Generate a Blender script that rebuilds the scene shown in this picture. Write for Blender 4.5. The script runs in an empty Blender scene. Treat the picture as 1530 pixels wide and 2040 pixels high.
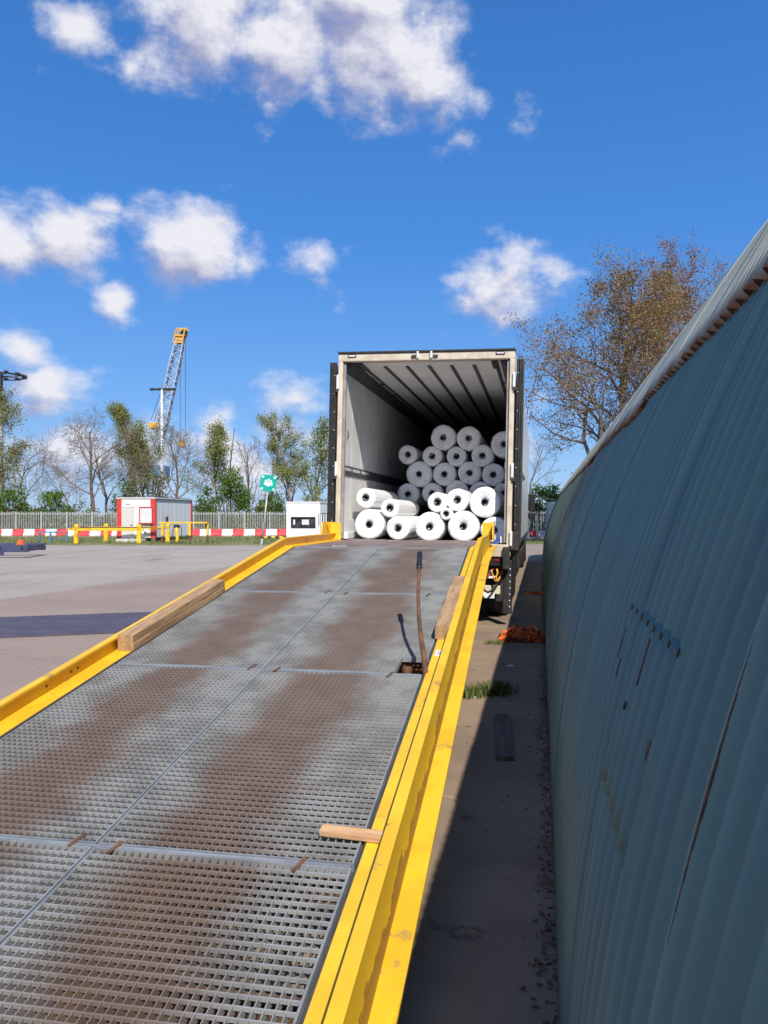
import bpy, bmesh, math, random
import numpy as np
from mathutils import Vector, Matrix, Euler
R = math.radians
random.seed(7)
sc = bpy.context.scene
col = sc.collection

# ------------------------------------------------------------------ camera
F = 1533.0                     # focal length in photo pixels (1530 x 2040)
HZ = 1027.0                    # horizon row
EYE = 1.6
YAW = math.atan(275 / F)       # camera looks this far left of the ramp axis (+Y)
PITCH = math.atan((HZ - 1020) / F)
cam_d = bpy.data.cameras.new('camera')
cam_d.sensor_fit = 'VERTICAL'; cam_d.sensor_height = 24.0
cam_d.lens = F / 2040 * 24.0
cam_d.clip_start = 0.05; cam_d.clip_end = 6000
cam = bpy.data.objects.new('camera', cam_d); col.objects.link(cam)
cam.location = (0, 0, EYE)
cam.rotation_euler = (R(90) + PITCH, 0, YAW)
sc.camera = cam

# ------------------------------------------------------------------ light
SUN = Vector((0.437, -1.0, 0.984)).normalized()      # towards the sun
elev = math.asin(SUN.z); azim = math.atan2(SUN.x, SUN.y)
sun_d = bpy.data.lights.new('sun', 'SUN'); sun_d.energy = 4.6; sun_d.angle = R(0.53)
sun_d.color = (1.0, 0.945, 0.86)
sun = bpy.data.objects.new('sun', sun_d); col.objects.link(sun)
sun.rotation_euler = SUN.to_track_quat('Z', 'Y').to_euler()
sun.location = (20, -40, 40)
sc.view_settings.view_transform = 'Standard'; sc.view_settings.look = 'None'
sc.view_settings.exposure = 0.35; sc.view_settings.gamma = 1.0
sc.view_settings.use_curve_mapping = False
try:
    sc.cycles.max_bounces = 10; sc.cycles.diffuse_bounces = 6
    sc.cycles.sample_clamp_indirect = 4.0
    sc.cycles.use_denoising = True
except Exception:
    pass

def P(x, y, d):
    """photo pixel at depth d (metres along the view axis) -> world point"""
    xc = (x - 765) / F * d
    return Vector((xc * math.cos(YAW) - d * math.sin(YAW), xc * math.sin(YAW) + d * math.cos(YAW), EYE + (HZ - y) / F * d))
def G(x, y, z=0.0):
    """photo pixel of a point known to lie at height z"""
    d = F * (EYE - z) / (y - HZ)
    p = P(x, y, d); p.z = z
    return p
def PZ(x, d, z):
    p = P(x, HZ, d); p.z = z
    return p

# ------------------------------------------------------------------ sky
W = bpy.data.worlds.new('World'); sc.world = W; W.use_nodes = True
def build_world():
    nt = W.node_tree; N = nt.nodes; L = nt.links; N.clear()
    def azel(x, y):
        v = P(x, y, 1.0) - Vector((0, 0, EYE)); v.normalize()
        return math.atan2(v.x, v.y), math.asin(v.z)
    blobs = [  # x, y, half width, half height, strength (photo pixels)
        (420, 20, 250, 95, 1.1), (560, 85, 220, 80, 1.15), (760, 90, 190, 110, 1.1), (160, 70, 68, 62, .95), (265, 120, 60, 35, .7), (650, 185, 62, 42, .85),
        (850, 170, 115, 75, .95), (720, -20, 180, 90, 1.2), (700, 150, 90, 60, .8), (110, 145, 45, 24, .42), (130, 470, 112, 62, 1.1), (35, 480, 90, 55, .95), (205, 417, 38, 22, .65), (375, 488, 108, 70, 1.15), (480, 515, 62, 38, .7),
        (615, 525, 64, 46, .75), (240, 585, 68, 34, .95), (1010, 570, 135, 50, 1.0), (925, 595, 50, 28, .7), (45, 692, 68, 36, .95), (95, 765, 105, 44, 1.05),
        (600, 795, 120, 34, .8), (430, 832, 76, 26, .95), (440, 866, 85, 26, .9), (600, 880, 130, 34, .7), (300, 905, 200, 40, .7), (120, 900, 200, 46, .8), (470, 925, 200, 46, .8),
        (545, 217, 50, 26, .5), (1025, 248, 62, 34, .52), (915, 272, 50, 28, .48), (172, 720, 40, 20, .45), (465, 388, 34, 22, .42), (230, 635, 24, 12, .35), (875, 648, 24, 12, .35), (690, 600, 40, 16, .3),
        (1000, 860, 200, 40, .7), (1300, 930, 240, 50, .7)]
    grp = bpy.data.node_groups.new('cloud_field', 'ShaderNodeTree')
    grp.interface.new_socket('v', in_out='INPUT', socket_type='NodeSocketVector')
    grp.interface.new_socket('f', in_out='OUTPUT', socket_type='NodeSocketFloat')
    gn, gl = grp.nodes, grp.links
    gi = gn.new('NodeGroupInput'); go = gn.new('NodeGroupOutput')
    wn = gn.new('ShaderNodeTexNoise'); wn.inputs['Scale'].default_value = 9; wn.inputs['Detail'].default_value = 2
    gl.new(gi.outputs[0], wn.inputs['Vector'])
    ws = gn.new('ShaderNodeVectorMath'); ws.operation = 'SUBTRACT'; ws.inputs[1].default_value = (.5, .5, .5); gl.new(wn.outputs['Color'], ws.inputs[0])
    wm = gn.new('ShaderNodeVectorMath'); wm.operation = 'MULTIPLY_ADD'; wm.inputs[1].default_value = (.08, .08, 0); gl.new(ws.outputs[0], wm.inputs[0]); gl.new(gi.outputs[0], wm.inputs[2])
    prev = None
    for (x, y, w, h, s) in blobs:
        # the field lives in a space flattened by 1.45, so every blob is a distance to a point
        a0, e0 = azel(x, y); a1, _ = azel(x + w, y); _, e1 = azel(x, y - h); rad = (abs(a1 - a0) * abs(e1 - e0) * 1.45) ** .5
        l = gn.new('ShaderNodeVectorMath'); l.operation = 'DISTANCE'; l.inputs[1].default_value = (a0, e0 * 1.45, 0); gl.new(wm.outputs[0], l.inputs[0])
        q = gn.new('ShaderNodeMath'); q.operation = 'MULTIPLY_ADD'; q.inputs[1].default_value = -.62 * s / rad; q.inputs[2].default_value = s - .30; gl.new(l.outputs['Value'], q.inputs[0])
        if prev is None: prev = q.outputs[0]
        else:
            mx = gn.new('ShaderNodeMath'); mx.operation = 'MAXIMUM'
            gl.new(prev, mx.inputs[0]); gl.new(q.outputs[0], mx.inputs[1]); prev = mx.outputs[0]
    # scattered clouds over the rest of the sky
    sp = gn.new('ShaderNodeSeparateXYZ'); gl.new(gi.outputs[0], sp.inputs[0])
    out = gn.new('ShaderNodeMath'); out.operation = 'ADD'; out.inputs[1].default_value = YAW; gl.new(sp.outputs[0], out.inputs[0])
    ab = gn.new('ShaderNodeMath'); ab.operation = 'ABSOLUTE'; gl.new(out.outputs[0], ab.inputs[0])
    mr = gn.new('ShaderNodeMapRange'); mr.inputs[1].default_value = .62; mr.inputs[2].default_value = .9; mr.inputs[3].default_value = -1.5; mr.inputs[4].default_value = 0; gl.new(ab.outputs[0], mr.inputs[0])
    bn = gn.new('ShaderNodeTexNoise'); bn.inputs['Scale'].default_value = 3.2; bn.inputs['Detail'].default_value = 2; gl.new(gi.outputs[0], bn.inputs['Vector'])
    bq = gn.new('ShaderNodeMath'); bq.operation = 'MULTIPLY_ADD'; bq.inputs[1].default_value = 4.0; bq.inputs[2].default_value = -2.25; gl.new(bn.outputs[0], bq.inputs[0])
    bs = gn.new('ShaderNodeMath'); bs.operation = 'ADD'; gl.new(bq.outputs[0], bs.inputs[0]); gl.new(mr.outputs[0], bs.inputs[1])
    mx = gn.new('ShaderNodeMath'); mx.operation = 'MAXIMUM'; gl.new(prev, mx.inputs[0]); gl.new(bs.outputs[0], mx.inputs[1])
    fn = gn.new('ShaderNodeTexNoise'); fn.inputs['Scale'].default_value = 13; fn.inputs['Detail'].default_value = 8; fn.inputs['Roughness'].default_value = .63
    gl.new(gi.outputs[0], fn.inputs['Vector'])
    fq = gn.new('ShaderNodeMath'); fq.operation = 'MULTIPLY_ADD'; fq.inputs[1].default_value = 1.7; fq.inputs[2].default_value = -.82; gl.new(fn.outputs[0], fq.inputs[0])
    ad = gn.new('ShaderNodeMath'); ad.operation = 'ADD'; gl.new(mx.outputs[0], ad.inputs[0]); gl.new(fq.outputs[0], ad.inputs[1])
    gl.new(ad.outputs[0], go.inputs[0])

    tc = N.new('ShaderNodeTexCoord')
    s = N.new('ShaderNodeSeparateXYZ'); L.new(tc.outputs['Generated'], s.inputs[0])
    at = N.new('ShaderNodeMath'); at.operation = 'ARCTAN2'; L.new(s.outputs[0], at.inputs[0]); L.new(s.outputs[1], at.inputs[1])
    asn = N.new('ShaderNodeMath'); asn.operation = 'ARCSINE'; L.new(s.outputs[2], asn.inputs[0])
    v = N.new('ShaderNodeCombineXYZ'); L.new(at.outputs[0], v.inputs[0]); e19 = N.new('ShaderNodeMath'); e19.operation = 'MULTIPLY'; e19.inputs[1].default_value = 1.45; L.new(asn.outputs[0], e19.inputs[0]); L.new(e19.outputs[0], v.inputs[1])
    g0 = N.new('ShaderNodeGroup'); g0.node_tree = grp; L.new(v.outputs[0], g0.inputs[0])
    off = N.new('ShaderNodeVectorMath'); off.operation = 'ADD'; off.inputs[1].default_value = (.014, .045, 0); L.new(v.outputs[0], off.inputs[0])
    g1 = N.new('ShaderNodeGroup'); g1.node_tree = grp; L.new(off.outputs[0], g1.inputs[0])
    dens = N.new('ShaderNodeMapRange'); dens.interpolation_type = 'SMOOTHSTEP'; dens.inputs[1].default_value = -.12; dens.inputs[2].default_value = .60; L.new(g0.outputs[0], dens.inputs[0])
    df = N.new('ShaderNodeMath'); df.operation = 'SUBTRACT'; L.new(g1.outputs[0], df.inputs[0]); L.new(g0.outputs[0], df.inputs[1])
    sh = N.new('ShaderNodeMapRange'); sh.inputs[1].default_value = -.30; sh.inputs[2].default_value = .42; L.new(df.outputs[0], sh.inputs[0])
    cc = N.new('ShaderNodeMix'); cc.data_type = 'RGBA'; cc.inputs[6].default_value = (.90, .90, .97, 1); cc.inputs[7].default_value = (.40, .42, .62, 1); L.new(sh.outputs[0], cc.inputs[0])
    sky = N.new('ShaderNodeTexSky'); sky.sky_type = 'NISHITA'; sky.sun_disc = False
    sky.sun_elevation = elev; sky.sun_rotation = azim; sky.altitude = 0; sky.air_density = 1.0; sky.dust_density = 0.4; sky.ozone_density = 3.2
    hs = N.new('ShaderNodeHueSaturation'); hs.inputs['Hue'].default_value = .502; hs.inputs['Saturation'].default_value = 1.15; hs.inputs['Value'].default_value = 1.0
    L.new(sky.outputs[0], hs.inputs['Color'])
    # clear spring sky: the computed sky drawn towards azure, the same at every bearing
    er = N.new('ShaderNodeMapRange'); er.inputs[1].default_value = -.02; er.inputs[2].default_value = .62; L.new(asn.outputs[0], er.inputs[0])
    rmp = N.new('ShaderNodeValToRGB'); L.new(er.outputs[0], rmp.inputs[0])
    rmp.color_ramp.elements[0].color = (2.3, 4.1, 7.2, 1); rmp.color_ramp.elements[1].color = (.26, 1.45, 4.7, 1)
    e_ = rmp.color_ramp.elements.new(.22); e_.color = (1.05, 3.0, 6.9, 1)
    e_ = rmp.color_ramp.elements.new(.55); e_.color = (.42, 2.1, 6.2, 1)
    az_ = N.new('ShaderNodeMix'); az_.data_type = 'RGBA'; az_.inputs[0].default_value = .72; L.new(hs.outputs[0], az_.inputs[6]); L.new(rmp.outputs[0], az_.inputs[7])
    b1 = N.new('ShaderNodeBackground'); b1.inputs[1].default_value = .102; L.new(az_.outputs[2], b1.inputs[0])
    b2 = N.new('ShaderNodeBackground'); b2.inputs[1].default_value = .74; L.new(cc.outputs[2], b2.inputs[0])
    mxs = N.new('ShaderNodeMixShader'); L.new(dens.outputs[0], mxs.inputs[0]); L.new(b1.outputs[0], mxs.inputs[1]); L.new(b2.outputs[0], mxs.inputs[2])
    o = N.new('ShaderNodeOutputWorld'); L.new(mxs.outputs[0], o.inputs[0])
build_world()

# ------------------------------------------------------------------ materials
MATS = {}
def mat(name, c, rough=.6, metal=0., c2=None, scale=6., lo=.4, hi=.6, detail=5, stretch=(1, 1, 1), bump=0., bscale=60., spec=.5, trans=0., emit=None, rust=None, dirt=None):
    """Principled; base colour mixes c and c2 by noise in object space; rust = (colour, threshold, scale); dirt likewise"""
    if name in MATS: return MATS[name]
    m = bpy.data.materials.new(name); m.use_nodes = True
    nt = m.node_tree; N = nt.nodes; L = nt.links
    b = N['Principled BSDF']
    b.inputs['Roughness'].default_value = rough; b.inputs['Metallic'].default_value = metal
    b.inputs['Specular IOR Level'].default_value = spec
    tc = N.new('ShaderNodeTexCoord'); mp = N.new('ShaderNodeMapping'); mp.inputs['Scale'].default_value = stretch
    L.new(tc.outputs['Object'], mp.inputs['Vector'])
    if c2 is None: c2 = tuple(x * .78 for x in c)
    def noise(sc_, det=detail, r=.6):
        n = N.new('ShaderNodeTexNoise'); n.inputs['Scale'].default_value = sc_; n.inputs['Detail'].default_value = det; n.inputs['Roughness'].default_value = r
        L.new(mp.outputs[0], n.inputs['Vector']); return n
    def ramp(src, a, bb):
        r = N.new('ShaderNodeMapRange'); r.interpolation_type = 'SMOOTHSTEP'; r.inputs[1].default_value = a; r.inputs[2].default_value = bb; L.new(src, r.inputs[0]); return r.outputs[0]
    def mix(f, x, y):
        q = N.new('ShaderNodeMix'); q.data_type = 'RGBA'
        L.new(f, q.inputs[0])
        for i, val in ((6, x), (7, y)):
            if isinstance(val, tuple): q.inputs[i].default_value = (*val, 1)
            else: L.new(val, q.inputs[i])
        return q.outputs[2]
    cur = mix(ramp(noise(scale).outputs[0], lo, hi), tuple(c), tuple(c2))
    for layer in (dirt, rust):
        if layer:
            lc, th, ls = layer
            f = ramp(noise(ls, 8, .7).outputs[0], th, th + .06)
            cur = mix(f, cur, lc)
    L.new(cur, b.inputs['Base Color'])
    if bump:
        bp = N.new('ShaderNodeBump'); bp.inputs['Strength'].default_value = bump; bp.inputs['Distance'].default_value = .01
        L.new(noise(bscale, 4).outputs[0], bp.inputs['Height']); L.new(bp.outputs[0], b.inputs['Normal'])
    if trans: b.inputs['Transmission Weight'].default_value = trans
    m['_c'] = 1
    MATS[name] = m
    m.node_tree['cur'] = 1
    return m
def extend(name, fn):
    """fn(nodes, links, principled, base_colour_socket) edits a material"""
    m = MATS[name]; nt = m.node_tree; b = nt.nodes['Principled BSDF']
    src = b.inputs['Base Color'].links[0].from_socket
    fn(nt.nodes, nt.links, b, src)

RUST = (.16, .065, .03); YEL = (.80, .50, .022)
mat('yellow_paint', YEL, .48, 0, c2=(.74, .42, .018), scale=3, rust=(RUST, .645, 7), dirt=((.45, .28, .06), .60, 3.1), bump=.05)
mat('yellow_beam', YEL, .48, 0, c2=(.76, .45, .018), scale=3, rust=(RUST, .66, 6), dirt=((.48, .29, .06), .60, 2.1), bump=.05)
mat('rust', (.17, .075, .035), .9, 0, c2=(.09, .045, .028), scale=9, bump=.3)
mat('galvanised', (.265, .275, .275), .6, .1, c2=(.185, .19, .19), scale=4, bump=.05)
mat('galvanised_cross', (.34, .345, .34), .55, .15, c2=(.25, .25, .245), scale=4)
mat('steel_dark', (.05, .05, .052), .55, .5, c2=(.09, .075, .06), scale=9)
mat('black_rubber', (.014, .014, .015), .65, c2=(.03, .029, .028), scale=12, bump=.1)
mat('black_plastic', (.012, .012, .014), .4, c2=(.022, .022, .024), scale=12)
mat('frame_cream', (.62, .54, .42), .45, c2=(.50, .42, .32), scale=5, dirt=((.30, .25, .20), .66, 6))
mat('wall_white', (.66, .66, .64), .55, c2=(.59, .59, .58), scale=2.5, dirt=((.36, .36, .35), .67, 9))
mat('ceiling_white', (.78, .78, .765), .5, c2=(.72, .72, .71), scale=2)
mat('seal_grey', (.30, .29, .28), .5, c2=(.22, .21, .20), scale=6)
mat('rail_grey', (.055, .055, .055), .6, .3, c2=(.09, .09, .09), scale=15)
mat('skin_white', (.72, .73, .75), .3, c2=(.62, .63, .66), scale=2, stretch=(1, 1, .3))
mat('hinge_white', (.78, .78, .78), .35, c2=(.66, .66, .66))
mat('alu_floor', (.32, .31, .30), .5, .4, c2=(.18, .17, .16), scale=8)
mat('wood', (.46, .29, .15), .8, c2=(.30, .18, .09), scale=3, stretch=(9, 1.2, 9), lo=.35, hi=.65, bump=.4, bscale=14)
mat('wood_pale', (.62, .38, .20), .8, c2=(.50, .28, .14), scale=3, stretch=(2, 9, 9), bump=.3, bscale=14)
mat('wood_grey', (.17, .135, .10), .9, c2=(.11, .088, .068), scale=3, stretch=(9, 1.2, 9), bump=.4, bscale=14)
mat('film', (.87, .87, .865), .38, c2=(.81, .81, .81), scale=7, bump=.35, bscale=11)
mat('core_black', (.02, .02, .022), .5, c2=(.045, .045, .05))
mat('core_card', (.28, .27, .26), .7)
mat('lamp_glass', (.75, .72, .70), .2)
mat('lamp_red', (.22, .015, .012), .25)
mat('red_paint', (.62, .055, .045), .45, c2=(.52, .04, .035), scale=3)
mat('red_block', (.66, .075, .09), .5, c2=(.54, .05, .06), scale=3, dirt=((.32, .12, .10), .66, 4))
mat('white_block', (.74, .72, .72), .5, c2=(.62, .60, .60), scale=3, dirt=((.40, .38, .36), .66, 4))
mat('cabin_white', (.70, .69, .66), .5, c2=(.64, .63, .60), scale=1.2, dirt=((.48, .47, .44), .68, 3))
mat('cabin_side', (.66, .67, .70), .5, c2=(.58, .59, .62), scale=1.5, stretch=(6, 6, .4))
mat('cabin_grey', (.56, .55, .52), .5, c2=(.52, .51, .48))
mat('roof_dark', (.12, .12, .125), .7)
mat('pane', (.10, .115, .13), .08, c2=(.16, .18, .20), spec=.8)
mat('blind', (.62, .64, .70), .6, c2=(.55, .57, .63), scale=2, stretch=(.3, .3, 12))
mat('booth_white', (.80, .80, .80), .4, c2=(.74, .74, .74), scale=1)
mat('booth_glass', (.02, .021, .024), .15, c2=(.05, .052, .056), scale=2, spec=.3)
mat('fence_galv', (.50, .515, .50), .5, .25, c2=(.42, .43, .42), scale=3)
mat('blue_paint', (.06, .20, .36), .5, c2=(.05, .15, .28), scale=4, rust=(RUST, .68, 8))
mat('navy_paint', (.035, .04, .10), .5, c2=(.05, .055, .11), scale=4)
mat('orange_plastic', (.78, .13, .03), .5)
mat('strap', (.85, .22, .05), .65, c2=(.65, .12, .025), scale=9, bump=.2)
mat('strap_blue', (.06, .09, .30), .6)
mat('sign_green', (.0, .36, .27), .35, c2=(.0, .32, .24))
mat('sign_white', (.82, .82, .82), .4)
mat('post_grey', (.45, .46, .46), .5, .4)
mat('mast_white', (.62, .63, .65), .5, c2=(.52, .53, .55))
mat('mast_dark', (.03, .03, .035), .6)
mat('crane_lattice', (.40, .46, .58), .5, c2=(.34, .38, .48))
mat('crane_yellow', (.72, .36, .02), .5)
mat('crane_blue', (.10, .19, .34), .5)
mat('cable', (.03, .04, .06), .6)
mat('rubber_mat', (.070, .059, .082), .7, c2=(.092, .078, .104), scale=3, bump=.1)
mat('bark', (.16, .115, .085), .9, c2=(.10, .075, .06), scale=3, stretch=(3, 3, .6), bump=.4, bscale=12)
mat('bark_pale', (.30, .25, .20), .9, c2=(.20, .165, .135), scale=3, stretch=(3, 3, .6))
mat('twig', (.21, .17, .145), .9, c2=(.15, .125, .11))
def leafmat(n, c):
    """leaf: reflects and lets light through"""
    m = mat(n, c, .55, c2=tuple(x * .72 for x in c), scale=.9, lo=.35, hi=.65)
    N, L = m.node_tree.nodes, m.node_tree.links; b = N['Principled BSDF']; src = b.inputs['Base Color'].links[0].from_socket
    t = N.new('ShaderNodeBsdfTranslucent'); L.new(src, t.inputs[0]); mx = N.new('ShaderNodeMixShader'); mx.inputs[0].default_value = .42
    L.new(b.outputs[0], mx.inputs[1]); L.new(t.outputs[0], mx.inputs[2]); L.new(mx.outputs[0], N['Material Output'].inputs[0])
    return m
leafmat('leaf_green', (.14, .26, .026)); leafmat('leaf_green2', (.20, .34, .042)); leafmat('leaf_dark', (.055, .105, .02))
leafmat('leaf_olive', (.33, .35, .085)); leafmat('leaf_olive2', (.40, .40, .13)); leafmat('leaf_olive3', (.24, .26, .07))
leafmat('leaf_brown', (.34, .155, .045)); leafmat('leaf_brown2', (.42, .225, .07)); leafmat('leaf_brown3', (.19, .095, .05))
leafmat('grass_a', (.19, .24, .06)); leafmat('grass_b', (.27, .27, .10)); leafmat('grass_c', (.12, .18, .035))
mat('sticker', (.72, .70, .66), .5); mat('ink', (.18, .18, .18), .6)
mat('paper', (.75, .75, .73), .7)
mat('tractor_grey', (.10, .11, .12), .4)
mat('van_white', (.74, .74, .75), .3)
mat('red_strap', (.55, .04, .03), .6)
mat('blue_plastic', (.02, .08, .42), .45)
mat('hose_red', (.45, .04, .03), .5); mat('hose_yellow', (.70, .36, .04), .5)
mat('rim', (.30, .30, .30), .45, .6)

# ------------------------------------------------------------------ mesh builder
class MB:
    def __init__(s): s.v = []; s.f = []; s.m = []
    def add(s, vs, fs, mi=0):
        o = len(s.v); s.v += [tuple(x) for x in vs]
        s.f += [tuple(i + o for i in q) for q in fs]; s.m += [mi] * len(fs); return s
    def box(s, c, size, rot=None, mi=0, taper=(1, 1)):
        hx, hy, hz = (x / 2 for x in size); vs = []
        for z in (-hz, hz):
            tx, ty = taper if z > 0 else (1, 1)
            for x, y in ((-hx, -hy), (hx, -hy), (hx, hy), (-hx, hy)): vs.append(Vector((x * tx, y * ty, z)))
        if rot is not None:
            if not isinstance(rot, Matrix): rot = Euler(rot).to_matrix()
            vs = [rot @ q for q in vs]
        c = Vector(c)
        return s.add([q + c for q in vs], [(0, 3, 2, 1), (4, 5, 6, 7), (0, 1, 5, 4), (1, 2, 6, 5), (2, 3, 7, 6), (3, 0, 4, 7)], mi)
    def bev(s, c, size, b=.01, rot=None, mi=0):
        """box with all edges chamfered"""
        bm = bmesh.new(); bmesh.ops.create_cube(bm, size=1)
        bmesh.ops.scale(bm, vec=size, verts=bm.verts)
        bmesh.ops.bevel(bm, geom=bm.edges[:], offset=b, segments=2, profile=.6, affect='EDGES')
        if rot is not None: bmesh.ops.transform(bm, matrix=(rot if isinstance(rot, Matrix) else Euler(rot).to_matrix()).to_4x4(), verts=bm.verts)
        bmesh.ops.translate(bm, vec=c, verts=bm.verts)
        bm.verts.index_update()
        s.add([q.co.copy() for q in bm.verts], [[q.index for q in fc.verts] for fc in bm.faces], mi); bm.free(); return s
    def tube(s, pts, rad, n=8, mi=0, cap=True):
        pts = [Vector(p) for p in pts]
        if not hasattr(rad, '__len__'): rad = [rad] * len(pts)
        rings = []; up = Vector((0, 0, 1)); prev = None
        for i, p in enumerate(pts):
            d = (pts[min(i + 1, len(pts) - 1)] - pts[max(i - 1, 0)])
            d = d.normalized() if d.length > 1e-9 else Vector((0, 0, 1))
            a = prev if prev is not None else (up if abs(d.z) < .95 else Vector((1, 0, 0)))
            a = (a - d * a.dot(d)); a = a.normalized() if a.length > 1e-6 else d.orthogonal().normalized()
            prev = a; b = d.cross(a)
            rings.append([p + (a * math.cos(t * 2 * math.pi / n) + b * math.sin(t * 2 * math.pi / n)) * rad[i] for t in range(n)])
        vs = [q for r in rings for q in r]; fs = []
        for i in range(len(pts) - 1):
            for t in range(n): fs.append((i * n + t, i * n + (t + 1) % n, (i + 1) * n + (t + 1) % n, (i + 1) * n + t))
        if cap: fs.append(tuple(range(n - 1, -1, -1))); fs.append(tuple(range((len(pts) - 1) * n, len(pts) * n)))
        return s.add(vs, fs, mi)
    def lathe(s, prof, n=32, axis='Y', c=(0, 0, 0), mi=0, close=False):
        """prof: list of (radius, along)"""
        vs = []; fs = []; c = Vector(c); k = len(prof)
        for (r, a) in prof:
            for t in range(n):
                u, w = r * math.cos(t * 2 * math.pi / n), r * math.sin(t * 2 * math.pi / n)
                q = {'Y': (u, a, w), 'X': (a, u, w), 'Z': (u, w, a)}[axis]
                vs.append(Vector(q) + c)
        for i in range(k - 1 + (1 if close else 0)):
            j = (i + 1) % k
            for t in range(n): fs.append((i * n + t, i * n + (t + 1) % n, j * n + (t + 1) % n, j * n + t))
        return s.add(vs, fs, mi)
    def prism(s, poly, a, b, axis='Y', mi=0):
        """poly of 2D points extruded between a and b along axis"""
        def q(p, t): return {'Y': (p[0], t, p[1]), 'X': (t, p[0], p[1]), 'Z': (p[0], p[1], t)}[axis]
        n = len(poly); vs = [q(p, a) for p in poly] + [q(p, b) for p in poly]
        fs = [tuple(range(n))[::-1], tuple(range(n, 2 * n))] + [(i, (i + 1) % n, n + (i + 1) % n, n + i) for i in range(n)]
        return s.add(vs, fs, mi)
    def build(s, name, mats, parent=None, smooth=False, loc=None, rot=None, fix=True):
        me = bpy.data.meshes.new(name); me.from_pydata(s.v, [], s.f)
        if not isinstance(mats, (list, tuple)): mats = [mats]
        for m in mats: me.materials.append(MATS[m] if isinstance(m, str) else m)
        if len(mats) > 1: me.polygons.foreach_set('material_index', s.m)
        if fix and len(s.f) < 60000:
            bm = bmesh.new(); bm.from_mesh(me); bmesh.ops.recalc_face_normals(bm, faces=bm.faces); bm.to_mesh(me); bm.free()
        if smooth is True: me.polygons.foreach_set('use_smooth', [True] * len(me.polygons))
        me.update()
        if isinstance(smooth, float): 
            me.polygons.foreach_set('use_smooth', [True] * len(me.polygons))
            try: me.set_sharp_from_angle(angle=R(smooth))
            except Exception: pass
        return link(name, me, parent, loc, rot)
def link(name, me, parent=None, loc=None, rot=None):
    o = bpy.data.objects.new(name, me); col.objects.link(o)
    if parent is not None: o.parent = parent
    if loc is not None: o.location = loc
    if rot is not None: o.rotation_euler = rot
    return o
def empty(name, loc=(0, 0, 0), rot=(0, 0, 0), parent=None):
    o = bpy.data.objects.new(name, None); col.objects.link(o); o.location = loc; o.rotation_euler = rot
    o.empty_display_size = .2
    if parent is not None: o.parent = parent
    return o
def tag(o, label, cat, group=None):
    o['label'] = label; o['category'] = cat
    if group: o['group'] = group
    return o
def struct(o): o['kind'] = 'structure'; return o
def stuff(o): o['kind'] = 'stuff'; return o
ORD = ['first', 'second', 'third', 'fourth', 'fifth', 'sixth', 'seventh', 'eighth', 'ninth', 'tenth', 'eleventh', 'twelfth', 'thirteenth', 'fourteenth', 'fifteenth', 'sixteenth', 'seventeenth', 'eighteenth', 'nineteenth', 'twentieth']

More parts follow.
